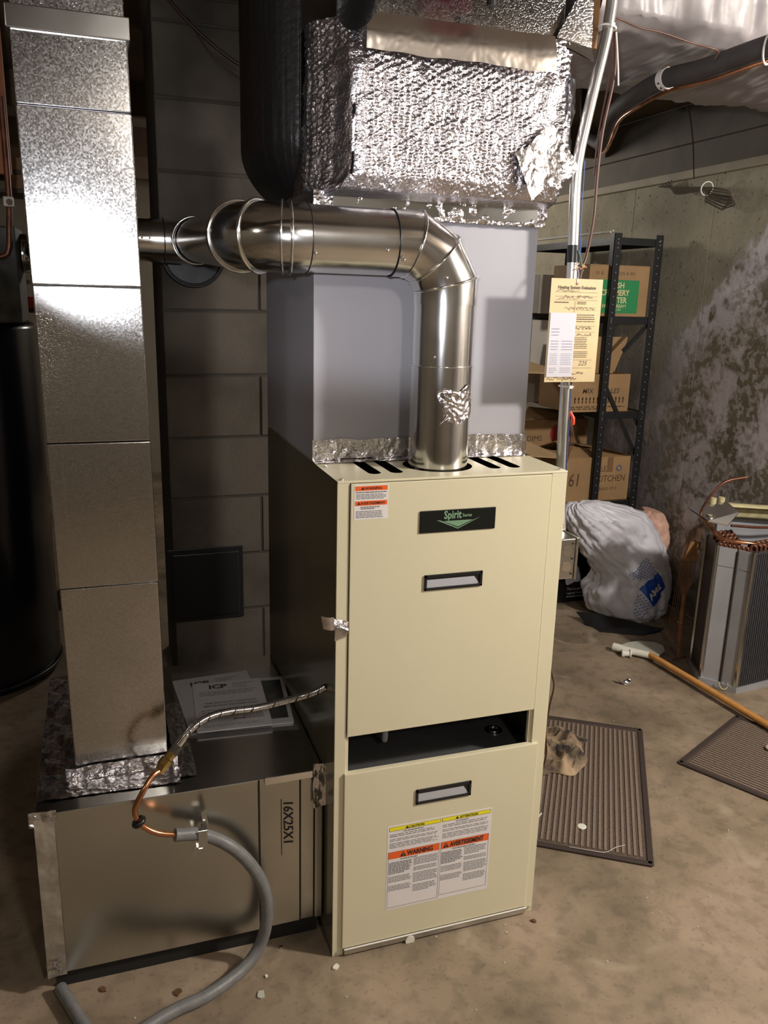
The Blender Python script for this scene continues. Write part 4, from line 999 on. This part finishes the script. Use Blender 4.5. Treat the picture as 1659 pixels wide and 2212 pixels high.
# boxes deeper on the shelf
b = carton(1.52, 1.90, 2.16, 2.46, .4505, .775, 'brown box with a red round logo at the back of the bottom shelf', 'box', lid=False,
    flaps=[((1.53, 2.165, .774), (1.89, 2.165, .774), (1.88, 2.24, .80), (1.60, 2.24, .83), M_cardl)])
MB().cyl((1.735, 2.1598, .705), .048, (0, -1, 0), .0006, 28).build('round_logo', M_redprint, b); tx('DIMS', .038, 1.560, .672, 2.1602, M_print, b)
carton(1.585, 1.905, 2.18, 2.46, 1.2785, 1.452, 'white carton at the back of the upper shelf', 'box', M_cardw)
carton(1.548, 1.86, 2.16, 2.46, .8625, 1.245, 'tall off-white carton at the back of the middle shelf', 'box', M_cardw)
# things on the floor under and before the shelf
bb = thing('black_carton', (1.63, 1.74, 0), 'black product carton with white lettering on the floor by the furnace', 'box')
MB().box((1.47, 1.715, .0), (1.765, 1.768, .098)).build('carton', M_blackb, bb, bevel=.002)
for k_, s_ in enumerate(('The Largest', 'Lighted Dual-Sided')): tx(s_, .017-.002*k_, 1.575, .058-.020*k_, 1.7147, M_white, bb)
m = MB(); greek(m, 1.575, 1.70, .022, .030, 1, lambda x, z: (x, 1.7144, z), .5, random.Random(1)); m.build('fine_print', M_white, bb)['kind'] = 'stuff'
tag(MB().box((1.50, 1.80, 0), (1.765, 2.08, .27)).build('black_crate', M_blackb, bevel=.01), 'plain black crate standing behind the lettered carton', 'crate')
pn = thing('black_pan', (1.80, 1.86, .455), 'flat black pan under the cardboard box marked 61', 'pan')
tb = thing('dark_tub', (1.66, 1.94, 0), 'dark tub heaped below the shelf with a pale lid on it', 'tub')
MB().loft([[V((1.855+rx*math.cos(t*math.pi/12), 1.96+ry*math.sin(t*math.pi/12), z)) for t in range(24)] for rx, ry, z in ((.075, .10, 0), (.085, .13, .37), (.088, .14, .39), (.082, .13, .398))]).build('tub', M_blackb, tb)
MB().cyl((1.85, 1.90, .400), .062, (0, -.12, 1), .006, 28).build('lid', M_recess, tb)
bpy.data.objects.remove(pn)
tag(crumple((1.60, 1.715, .125), (.05, .02, .0), (.01, .03, .022), (0, -.3, 1), 14, 12, .012, 20, 3).build('crumpled_paper', M_paper, thick=.001), 'crumpled white paper lying on the black lettered carton', 'paper')
# white bag and pink pack
rows = [(.0, 1.655, 1.925), (.03, 1.590, 1.965), (.08, 1.572, 1.982), (.13, 1.562, 1.985), (.165, 1.590, 1.977), (.20, 1.600, 1.970), (.24, 1.575, 1.955), (.30, 1.515, 1.93), (.36, 1.482, 1.90), (.41, 1.455, 1.87), (.45, 1.430, 1.83), (.48, 1.425, 1.76), (.505, 1.432, 1.66), (.520, 1.45, 1.58)]
rings = []
NB = 120
def brow(z):
    for a, b in zip(rows, rows[1:]):
        if z <= b[0]: break
    t = min(max((z-a[0])/(b[0]-a[0]), 0), 1); t = t*t*(3-2*t); return lerp(a[1], b[1], t), lerp(a[2], b[2], t)
for j in range(90):
    z = .52*j/89; xa, xb = brow(z); cx, rx = (xa+xb)/2, (xb-xa)/2
    ry = lerp(.165, .10, min(z/.5, 1)); 
    if z < .03: ry *= .85+.15*z/.03
    if z > .46: ry *= max(.25, 1-(z-.46)/.09)
    rg = []
    for k_ in range(NB):
        a = 2*math.pi*k_/NB; n = .012*nz((math.cos(a)*1.0, math.sin(a)*1.0, z*5), 2.2)+.006*nz((math.cos(a)*.8, z*4+math.sin(a), 3), 3.2)*min(1, z/.05)+.0012*nz((math.cos(a), math.sin(a), z*9), 9)
        cr = abs(nz((math.cos(a)*1.3+z*3, math.sin(a)*1.3-z*2, 7), 3.1)); n -= .013*max(0, 1-cr*5)
        rg.append(V((min(cx+(rx+n)*math.cos(a), 2.0), 1.545+(ry+n)*math.sin(a), max(z+.4*n*(z > .45), 0))))
    rings.append(rg)
bgm = MB().loft(rings, 0, True)
bg = thing('plastic_bag', (1.76, 1.545, 0), 'stuffed white plastic bag with a blue logo beside the furnace', 'bag')
bgm.build('bag_body', M_bag, bg)
bvh = BVHTree.FromPolygons([tuple(v) for v in bgm.v], bgm.f)
def project(m, name, mt, par, off=.0015):
    out = MB(); 
    for i, p in enumerate(m.v):
        h, nrm, _, _ = bvh.ray_cast(V((p.x, .5, p.z)), V((0, 1, 0)))
        out.v.append((h if h else V((p.x, 1.42, p.z)))+V((0, -off, 0)))
    out.f = m.f; out.m = m.m; out.sm = m.sm
    return out.build(name, mt, par)
lc = V((1.815, 0, .150)); e1 = V((.041, 0, .036)); e2 = V((-.034, 0, .042))
def quadgrid(c, a, b, n=8):
    g = MB(); g.grid(lambda u, v: c+a*(2*u-1)+b*(2*v-1), n, n); return g
project(quadgrid(lc, e1, e2*.95, 26), 'blue_logo', M_blue, bg, .003)
def dense_text(s, size, org, right, up):
    o_ = text(s, size, org, right, up, M_white, None, bold=.0015)
    m = MB(); base = o_.location; m.v = [v.co+base for v in o_.data.vertices]; m.f = [list(p.vertices) for p in o_.data.polygons]; m.m = [0]*len(m.f); m.sm = [False]*len(m.f)
    me = o_.data; bpy.data.objects.remove(o_); bpy.data.meshes.remove(me); return m
project(dense_text('AMS', .038, lc-e1*.86-e2*.30, e1, e2), 'logo_lettering', M_white, bg, .007)
m = MB()
for i in range(7):
    for j in range(9):
        c_ = lc+e2*(1.15+.22*i)+e1*(-.9+.22*j+(.11 if i % 2 else 0))
        if c_.x < 1.955 and i+j > 3: m.grid(lambda u, v: c_+e1.normalized()*(.0042*(2*u-1))+e2.normalized()*(.0030*(2*v-1)), 1, 1)
for i in range(6):
    for j in range(6):
        c_ = lc-e1*(1.2+.26*i)+e2*(-.8+.27*j+(.1 if i % 2 else 0))
        if j+i < 8: m.grid(lambda u, v: c_+e1.normalized()*(.0045*(2*u-1))+e2.normalized()*(.0026*(2*v-1)), 1, 1)
project(m, 'brick_print', M_bluel, bg, .003)['kind'] = 'stuff'
def pk(z):
    pts = [(0, 1.93, 1.965), (.10, 1.90, 1.985), (.2, 1.88, 2.0), (.3, 1.87, 2.0), (.38, 1.86, 1.985), (.43, 1.86, 1.95), (.45, 1.875, 1.92)]
    for a, b in zip(pts, pts[1:]):
        if z <= b[0]: break
    t = min(max((z-a[0])/(b[0]-a[0]), 0), 1); return lerp(a[1], b[1], t), lerp(a[2], b[2], t)
rings = []
for j in range(60):
    z = .45*j/59; xa, xb = pk(z); cx, rx = (xa+xb)/2, (xb-xa)/2; rg = []
    for k_ in range(60):
        a = 2*math.pi*k_/60; q = (math.cos(a)*.08, math.sin(a)*.06, z); n = .007*abs(nz(q, 60))+.008*nz(q, 22)
        rg.append(V((min(cx+(rx+n)*math.cos(a), 2.012), 1.655+(.055+n)*math.sin(a)-.06*min(1, z/.3), z)))
    rings.append(rg)
tag(MB().loft(rings, 0, True).build('pink_pack', M_pink), 'clear sack of pinkish packing behind the white bag', 'sack')
# ================================================================== OLD COIL UNIT
cu = thing('old_coil_unit', (1.80, .90, 0), 'old copper and fin evaporator coil unit on the floor at right', 'coil')
Ax, Bx, Cx, Dx, Ex, Fx = (1.690, .990), (1.626, .858), (1.668, .805), (1.688, .750), (2.0, .790), (2.0, 1.0)
ZT = .520
def wallp(p, q, z0, z1, name, mt, th=.006, inset=0, **k):
    a, b = V((*p, 0)), V((*q, 0)); d = (b-a).normalized(); n = V((-d.y, d.x, 0))*th      # thickness inward
    a += d*inset; b -= d*inset
    return MB().prism([(a.x, a.y), (b.x, b.y), (b.x+n.x, b.y+n.y), (a.x+n.x, a.y+n.y)], z0, z1).build(name, mt, cu, **k)
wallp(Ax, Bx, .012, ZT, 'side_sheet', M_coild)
wallp(Bx, Cx, .012, ZT, 'front_plate', M_coilm, inset=.004); wallp(Cx, Dx, .012, ZT, 'front_plate', M_coilm, inset=.002)
wallp(Dx, Ex, .012, ZT, 'fin_block', M_fin, th=.03)
m = MB(); d = (V((*Ex, 0))-V((*Dx, 0))).normalized(); n = V((d.y, -d.x, 0)); L_ = (V((*Ex, 0))-V((*Dx, 0))).length
for k_ in range(int(L_/.0105)):
    p = V((*Dx, 0))+d*(.012+.0105*k_)+n*.002; MB().obox(p+V((0, 0, .27)), d*.0030, n*.003, V((0, 0, .245))).build('fin', M_fin, cu)
for p in (Bx, Dx, Ax):
    MB().obox((p[0], p[1], .262), (.006, 0, 0), (0, .006, 0), (0, 0, .262)).build('corner_post', M_galvs, cu, bevel=.0015)
MB().obox((Cx[0]-.001, Cx[1]-.001, .262), (.0035, 0, 0), (0, .0035, 0), (0, 0, .250)).build('corner_post', M_coild, cu)
for p, q in ((Ax, Bx), (Bx, Cx), (Cx, Dx), (Dx, Ex)):
    a, b = V((*p, .011)), V((*q, .011)); d = (b-a); n = V((d.y, -d.x, 0)).normalized()
    MB().obox((a+b)/2+n*.004, d/2+d.normalized()*.004, n*.004, V((0, 0, .011))).build('base_rail', M_coilm, cu)
MB().prism([Ax, Fx, Ex, Dx, Cx, Bx][::-1], .45, .452).build('inner_tray', M_coild, cu)
# right inside wall and top return bends
MB().prism([(1.72, .98), (2.0, .99), (2.0, 1.0), (1.72, .99)][::-1], .012, .60).build('back_sheet', M_coilm, cu)
def ubend(c, dirv, r, h, mt=M_copperd):
    c, dd = V(c), V(dirv).normalized()
    P = [c-dd*r+V((0, 0, -h))]+[c+dd*(r*math.cos(t))+V((0, 0, r*math.sin(t))) for t in [math.pi*(1-k_/8) for k_ in range(9)]]+[c+dd*r+V((0, 0, -h))]
    MB().tube(P, .0052, 8).build('return_bend', mt, cu)
for k_ in range(4):
    for j in range(4): ubend((1.662+.020*j+.012*k_, .868+.028*k_, ZT+.004+.003*k_), (1, .1, 0), .008, .02)
for k_ in range(10):
    ubend((1.705+.0215*k_, .775+.003*k_, ZT+.012), (.6, -.5, 0), .009, .02)
for k_ in range(8): ubend((1.72+.0225*k_, .800+.003*k_, ZT+.014), (.6, -.5, 0), .009, .02)
for k_ in range(7): ubend((1.636+.009*k_, .862-.012*k_, ZT+.004), (.5, -.7, 0), .005, .012)
MB().tube(smooth_path([(1.628, .96, .600), (1.625, .90, .575), (1.632, .868, .553), (1.65, .835, .546), (1.69, .800, .545), (1.73, .785, .540), (1.80, .785, .525), (1.87, .79, .522), (1.97, .80, .525)]), .0068, 12).build('manifold_tube', M_copper, cu)
MB().tube(smooth_path([(1.575, .91, .62), (1.585, .90, .665), (1.61, .89, .715), (1.65, .88, .748), (1.72, .865, .762)]), .0052, 10).build('suction_stub', M_copperd, cu)
MB().tube(smooth_path([(1.72, .91, .575), (1.85, .90, .562), (1.98, .90, .560)]), .005, 10).build('crossing_tube', M_copperd, cu)
m = MB(); P = [V((1.548, .93, .638)), V((1.575, .865, .610)), V((1.640, .84, .597)), V((1.700, .86, .635)), V((1.690, .95, .672)), V((1.610, .965, .668))]
m.add(P+[p+V((0, 0, .004)) for p in P], [(5, 4, 3, 2, 1, 0), (6, 7, 8, 9, 10, 11)]+[(i, (i+1) % 6, 6+(i+1) % 6, 6+i) for i in range(6)])
m.build('cover_plate', M_galvs, cu)
MB().cyl((1.600, .885, .622), .016, (0, -.2, 1), .008, 20).build('collar', M_galvs, cu)
for x in (1.643, 1.680): MB().cyl((x, .93, .655), .0115, (0, 0, 1), .022, 18).build('pipe_stub', M_creamf, cu)
def fl_(u, v):
    x = lerp(1.70, 2.0, u); return V((x, .93+.02*v, lerp(.655, .600, v)-.035*u+.004*nz((x, v, 0), 20)))
m = MB().grid(fl_, 30, 6); m.grid(lambda u, v: V((lerp(1.68, 2.0, u), .925-.025*v, lerp(.658, .650, v)-.035*u)), 30, 3)
m.build('insulated_lip', M_creamf, cu, thick=.004)
MB().tube(smooth_path([(1.650, .792, .030), (1.652, .783, .012), (1.662, .775, .006), (1.672, .772, .014), (1.674, .775, .030)]), .0022, 6).build('tie_loop', M_creamf, cu)
# rusty fan rake standing upside down
rk = thing('fan_rake', (1.66, 1.05, 0), 'rusty brown fan rake standing on its handle beside the coil unit', 'rake')
MB().tube([(1.680, 1.052, .005), (1.672, 1.05, .12), (1.668, 1.05, .27)], [.0075, .0095, .0065], 10).build('handle', mat('stained_wood', lin(122, 80, 50), .6, 0, .2, 30), rk)
MB().tube([(1.650, 1.045, .0045), (1.716, 1.055, .0045)], .0042, 8).build('foot_bar', M_rust, rk)
MB().torus((1.670, 1.05, .155), (0, 0, 1), .0105, .002, 16, 6).build('band', M_brass, rk)
m = MB().add([(1.640, 1.045, .405), (1.705, 1.045, .400), (1.712, 1.045, .475), (1.665, 1.045, .480)], [(0, 1, 2, 3)]); m.build('head_plate', M_woodr, rk, thick=.004)
for k_ in range(15):
    t = k_/14; bx_ = 1.655+.026*t; tx_ = lerp(1.628, 1.720, t)
    P = smooth_path([(1.668+.003*(t-.5), 1.05, .25), (lerp(1.636, 1.704, t), 1.05, .33+.0*t), (lerp(1.640, 1.708, t), 1.052, .42), (lerp(1.665, 1.722, t), 1.055, .52+.03*t)], 5)
    MB().tube(P, .0013, 5).build('tine', M_rust, rk)
for k_ in range(7):
    t = k_/6; MB().tube(smooth_path([(lerp(1.655, 1.69, t), 1.056, .50-.02*t), (lerp(1.632, 1.69, t), 1.06, .25), (lerp(1.628, 1.688, t), 1.062, .03+.05*t)], 4), .0009, 4).build('tine', M_rust, rk)
# white scraper with long wood pole
sc_ = thing('floor_scraper', (1.56, 1.10, 0), 'white plastic scraper head with a long wooden pole on the floor', 'floor tool')
MB().tube(smooth_path([(1.470, 1.180, .022), (1.500, 1.140, .021), (1.535, 1.100, .021), (1.568, 1.060, .022)], 6), [.0155]*4+[.014]*6+[.0135]*5+[.0135]*4, 20, cap=True).build('socket', M_pvc, sc_)
MB().cyl((1.470, 1.180, .022), .0095, (-.6, .75, .02), .0012, 16).build('open_end', M_dark, sc_)
MB().prism([(1.478, 1.180), (1.515, 1.200), (1.56, 1.215), (1.62, 1.215), (1.670, 1.185), (1.684, 1.150), (1.662, 1.110), (1.60, 1.070), (1.572, 1.058)][::-1], .003, .016).build('blade', M_pvcd, sc_, bevel=.004)
MB().tube([(1.560, 1.068, .024), (1.573, .85, .0245), (1.588, .60, .024), (1.603, .37, .0235), (1.637, -.16, .0215)], .0120, 16).build('pole', M_wood, sc_)
# black angle piece
ap = thing('black_angle_strip', (1.62, 1.42, 0), 'bent black strip of sheet on the floor before the bag', 'strip')
P = [V((1.500, 1.510, .040)), V((1.555, 1.468, .044)), V((1.800, 1.300, .012)), V((1.760, 1.290, .002)), V((1.68, 1.285, .002)), V((1.530, 1.365, .002)), V((1.512, 1.40, .002))]
MB().add([P[0], P[1], V((1.53, 1.42, .003)), V((1.512, 1.44, .003))], [(0, 3, 2, 1)]).add([P[1], P[2], P[3], P[4], P[5], V((1.53, 1.42, .003))], [(0, 5, 4, 3, 2, 1)]).build('sheet', M_black, ap, thick=.002)
# small stuff on the floor
cpz = thing('white_spool', (1.492, 1.12, 0), 'small white plastic spool on the floor before the scraper', 'spool')
MB().cyl((1.474, 1.128, .0155), .0150, (.9, -.42, 0), .010, 20).build('rim', M_pvc, cpz); MB().cyl((1.482, 1.124, .0155), .0115, (.9, -.42, 0), .022, 20).build('barrel', M_pvc, cpz); MB().cyl((1.501, 1.115, .0165), .0165, (.9, -.42, 0), .005, 20).build('rim', M_pvc, cpz)
m = MB().grid(lambda u, v: V((1.322+.045*u, .930-.012*u+.012*(v-.5)*2, .003+.016*(2*u-1)**2)), 14, 4)
tag(m.build('curled_strip', M_foil, thick=.0008), 'curled silver strip alone on the floor right of the furnace', 'scrap')
def chip(c, s, mt, seed, label):
    r = random.Random(seed); n = 7; pts = []
    for k_ in range(n):
        a = 2*math.pi*k_/n; rr_ = s*r.uniform(.5, 1.1); pts.append((c[0]+rr_*math.cos(a)*1.0, c[1]+rr_*math.sin(a)))
    tag(MB().prism(pts, .0005, .0035).build('scrap', mt), label, 'scrap')
chip((-.160, -.055, 0), .011, M_pvcd, 1, 'pale flake on the floor between hose and furnace, nearest the camera')
chip((-.002, -.030, 0), .008, M_pvc, 2, 'pale flake on the floor just below the furnace left foot')
chip((-.096, .055, 0), .005, M_foil, 3, 'tiny foil flake on the floor under the filter door')
chip((-.455, .052, 0), .010, M_rust, 4, 'dark crumb below the left end of the return air box')
chip((-.314, .0, 0), .009, M_rust, 5, 'dark crumb on the floor inside the hose loop')
chip((-.142, -.012, 0), .004, M_pvc, 6, 'tiny pale crumb right of the hose')
chip((.453, -.034, 0), .007, M_rust, 9, 'brown crumb below the furnace right foot')
r = random.Random(12)
m = MB()
for k_ in range(160):
    x, y = r.uniform(-.5, 1.5), r.uniform(-.25, 1.0)
    if (x < .5 and y > -.01): continue
    s = r.uniform(.0008, .0022); m.box((x-s, y-s*.7, .0002), (x+s, y+s*.7, .0012+s*.4))
tag(m.build('floor_grit', M_pvcd), 'fine pale grit scattered over the concrete floor', 'grit', kind='stuff')
# ================================================================== MATS
def ribbed(name, P, n, label, cat, axis, z0=.0008):
    a, b, c_, d_ = [V((*p, 0)) for p in P]      # b-a is across the ribs
    t = thing(name, tuple((a+b+c_+d_)/4), label, cat)
    m = MB().prism([tuple(p.xy) for p in (a, b, c_, d_)], z0, z0+.0035); m.build('base', M_mat, t)
    def bl(u, v): return (a*(1-u)+b*u)*(1-v)+(d_*(1-u)+c_*u)*v
    for i in range(n):
        u = .03+.94*(i+.5)/n; w2 = .94/n*.24
        q = [bl(u-w2, .03), bl(u+w2, .03), bl(u+w2, .97), bl(u-w2, .97)]
        mb = MB(); mb.add([p+V((0, 0, z0+.0036)) for p in q]+[p.lerp((q[0]+q[1]+q[2]+q[3])/4, .0)+V((0, 0, z0+.0058)) for p in q], [(4, 5, 6, 7), (0, 1, 5, 4), (1, 2, 6, 5), (2, 3, 7, 6), (3, 0, 4, 7)])
        mb.build('rib', M_matl, t)
    for p, q in ((a, b), (b, c_), (c_, d_), (d_, a)):
        d = (q-p); MB().obox((p+q)/2+V((0, 0, z0+.0035)), d/2+d.normalized()*.005, V((-d.y, d.x, 0)).normalized()*.008, V((0, 0, .0035))).build('border', M_matedge, t, bevel=.002, seg=1)
    return t
# corners: front right, far right, far left, front left
u_ = V((.371, .565)).normalized(); n_ = V((-.565, .371)).normalized(); fr = V((.822, .049))
ribbed('ribbed_floor_mat', [tuple(fr), tuple(fr+n_*.46), tuple(fr+n_*.46+u_*.675), tuple(fr+u_*.675)], 30, 'brown ribbed floor mat right beside the furnace', 'mat', 0)
q0 = V((1.196, .415)); d1 = (V((1.558, .594))-q0).normalized(); d2 = (V((1.313, .188))-q0).normalized()
ribbed('ribbed_floor_mat', [tuple(q0), tuple(q0+d1*.41), tuple(q0+d1*.41+d2*.62), tuple(q0+d2*.62)], 30, 'brown ribbed floor mat under the wooden pole at right edge', 'mat', 0)
tag(MB().loft([[V((.737+.0125*s*math.cos(t*math.pi/10), .226+.0125*s*math.sin(t*math.pi/10), z)) for t in range(20)] for s, z in ((1, .0068), (1, .0080), (.7, .0086))]).build('white_disc', M_pvc), 'small white disc lying on the mat beside the furnace', 'disc')
tag(MB().sphere((1.515, .392, .0142), .017, 14, 8, sc=(1.2, 1, .45)).build('pebble', M_pink), 'pinkish pebble on the mat at the right edge', 'pebble')
tag(MB().obox((.655, .30, .0078), (.008, .006, 0), (-.001, .0014, 0), (0, 0, .001)).build('plastic_sliver', M_pvc), 'thin white sliver on the mat close to the furnace', 'scrap')
tag(MB().tube(smooth_path([(.66, .16, .009), (.70, .13, .012), (.735, .115, .009), (.77, .12, .012), (.80, .125, .009)]), .0007, 6).build('clear_strand', M_zip), 'pale curly strand across the near edge of the mat', 'scrap')
# rag
def rag(u, v):
    a = u*2*math.pi; r_ = v
    x = .835+.135*r_*math.cos(a)*(1+.12*math.sin(3*a)+.10*math.sin(7*a+1)+.06*math.sin(13*a)); y = .575+.120*r_*math.sin(a)*(1+.12*math.sin(5*a+2)+.06*math.sin(11*a))+.02*math.cos(a)*r_
    p = (x, y, 0); h = (1-r_**4)*(.012+.026*(1-min(1, abs(nz(p, 11))*3.0))+.016*(1-min(1, abs(nz(p, 26, 3))*3))+.006*abs(nz(p, 60)))
    return V((x, y, .0072+max(h, 0)))
tag(MB().grid(rag, 200, 60).build('oily_rag', M_rag, thick=.001), 'crumpled tan rag with oily black stains on the near mat', 'rag')
# ================================================================== FAR LEFT: TANK AND OLD GEAR
tk = thing('black_tank', (-.885, 1.68, 0), 'tall dark cylindrical tank in shadow at the far left', 'tank')
m = MB().loft([[V((-.885+rr_*math.cos(t*math.pi/32), 1.68+rr_*math.sin(t*math.pi/32), z)) for t in range(64)] for rr_, z in ((.285, .0), (.30, .02), (.30, 1.205), (.292, 1.222), (.27, 1.228))])
m.build('shell', M_tank, tk)
MB().torus((-.885, 1.68, .03), (0, 0, 1), .302, .006, 64, 6).build('base_ring', M_black, tk)
oh = thing('old_draft_hood', (-.78, 1.55, 1.229), 'dusty dark grey metal hood standing on the black tank', 'hood')
MB().prism([(-.95, 1.44), (-.605, 1.44), (-.598, 1.62), (-.95, 1.70)], 1.229, 1.512).build('hood', M_gauge, oh, bevel=.006)
tag(MB().tube(smooth_path([(-.612, 1.41, 1.86), (-.612, 1.405, 1.60), (-.618, 1.40, 1.50), (-.624, 1.40, 1.445), (-.640, 1.40, 1.425), (-.70, 1.40, 1.415)]), .0085, 10).build('copper_riser', M_copperd), 'dark copper pipe elbowing before the dusty hood', 'pipe')
vv = thing('white_valve', (-.612, 1.39, 1.57), 'white square valve head on the dark copper pipe', 'valve')
MB().box((-.626, 1.372, 1.562), (-.598, 1.3955, 1.590)).build('body', M_pvcd, vv, bevel=.003); MB().cyl((-.609, 1.372, 1.574), .009, (0, -1, 0), .006, 16).build('knob', M_rust, vv)
ws = thing('wall_shelf', (-.70, 2.3, 1.24), 'dim shelf of stored things seen past the dusty hood', 'shelf')
for z in (1.24, 1.35, 1.47): MB().box((-1.1, 2.25, z), (-.53, 2.5, z+.015)).build('plank', M_pvcd if z > 1.3 else M_board, ws)
for x in (-1.1, -.55): MB().box((x, 2.25, 0), (x+.02, 2.5, 1.9)).build('side_board', M_board, ws)
tag(MB().box((-.70, 2.26, 1.256), (-.592, 2.34, 1.30)).build('red_tin', M_red, bevel=.003), 'small bright red tin on the dim shelf at far left', 'tin')
tag(MB().box((-.68, 2.245, 1.70), (-.592, 2.40, 1.75)).build('wood_block', M_woodr), 'orange wood block high on the dim shelf, lower of two', 'wood block')
tag(MB().box((-.68, 2.245, 1.767), (-.592, 2.40, 1.81)).build('wood_block', M_woodr), 'orange wood block high on the dim shelf, upper of two', 'wood block')
MB().box((-1.08, 2.25, 1.685), (-.55, 2.5, 1.699)).build('plank', M_board, ws); MB().box((-1.08, 2.25, 1.752), (-.55, 2.5, 1.766)).build('plank', M_board, ws)
tag(MB().box((-.85, 1.46, 1.66), (-.604, 1.49, 2.148)).build('orange_plank', mat('orange_board', lin(150, 84, 42), .6, 0, .2, 12)), 'orange brown board hanging at the upper left edge', 'board')
# floor joists overhead
for k_ in range(9):
    y = -3.6+1.0*k_
    if .0 < y < 1.5: continue
    tag(MB().box((-2.95, y, 2.02), (1.98, y+.04, 2.149)).build('trim_%d' % (k_+4), M_lumber), kind='structure')

# repeats share a group phrase; every label stays its own
GROUPS = {'manual': 'booklets under the clear sleeve', 'hanging_cable': 'cables drooping by the chimney', 'cardboard_box': 'boxes on the shelving unit',
          'ribbed_floor_mat': 'ribbed floor mats', 'wood_block': 'wood blocks on the dim shelf', 'scrap': 'scraps on the floor', 'zip_tie': 'cable ties on the conduit'}
for o in bpy.data.objects:
    g = GROUPS.get(o.name.split('.')[0])
    if g and o.parent is None: o['group'] = g
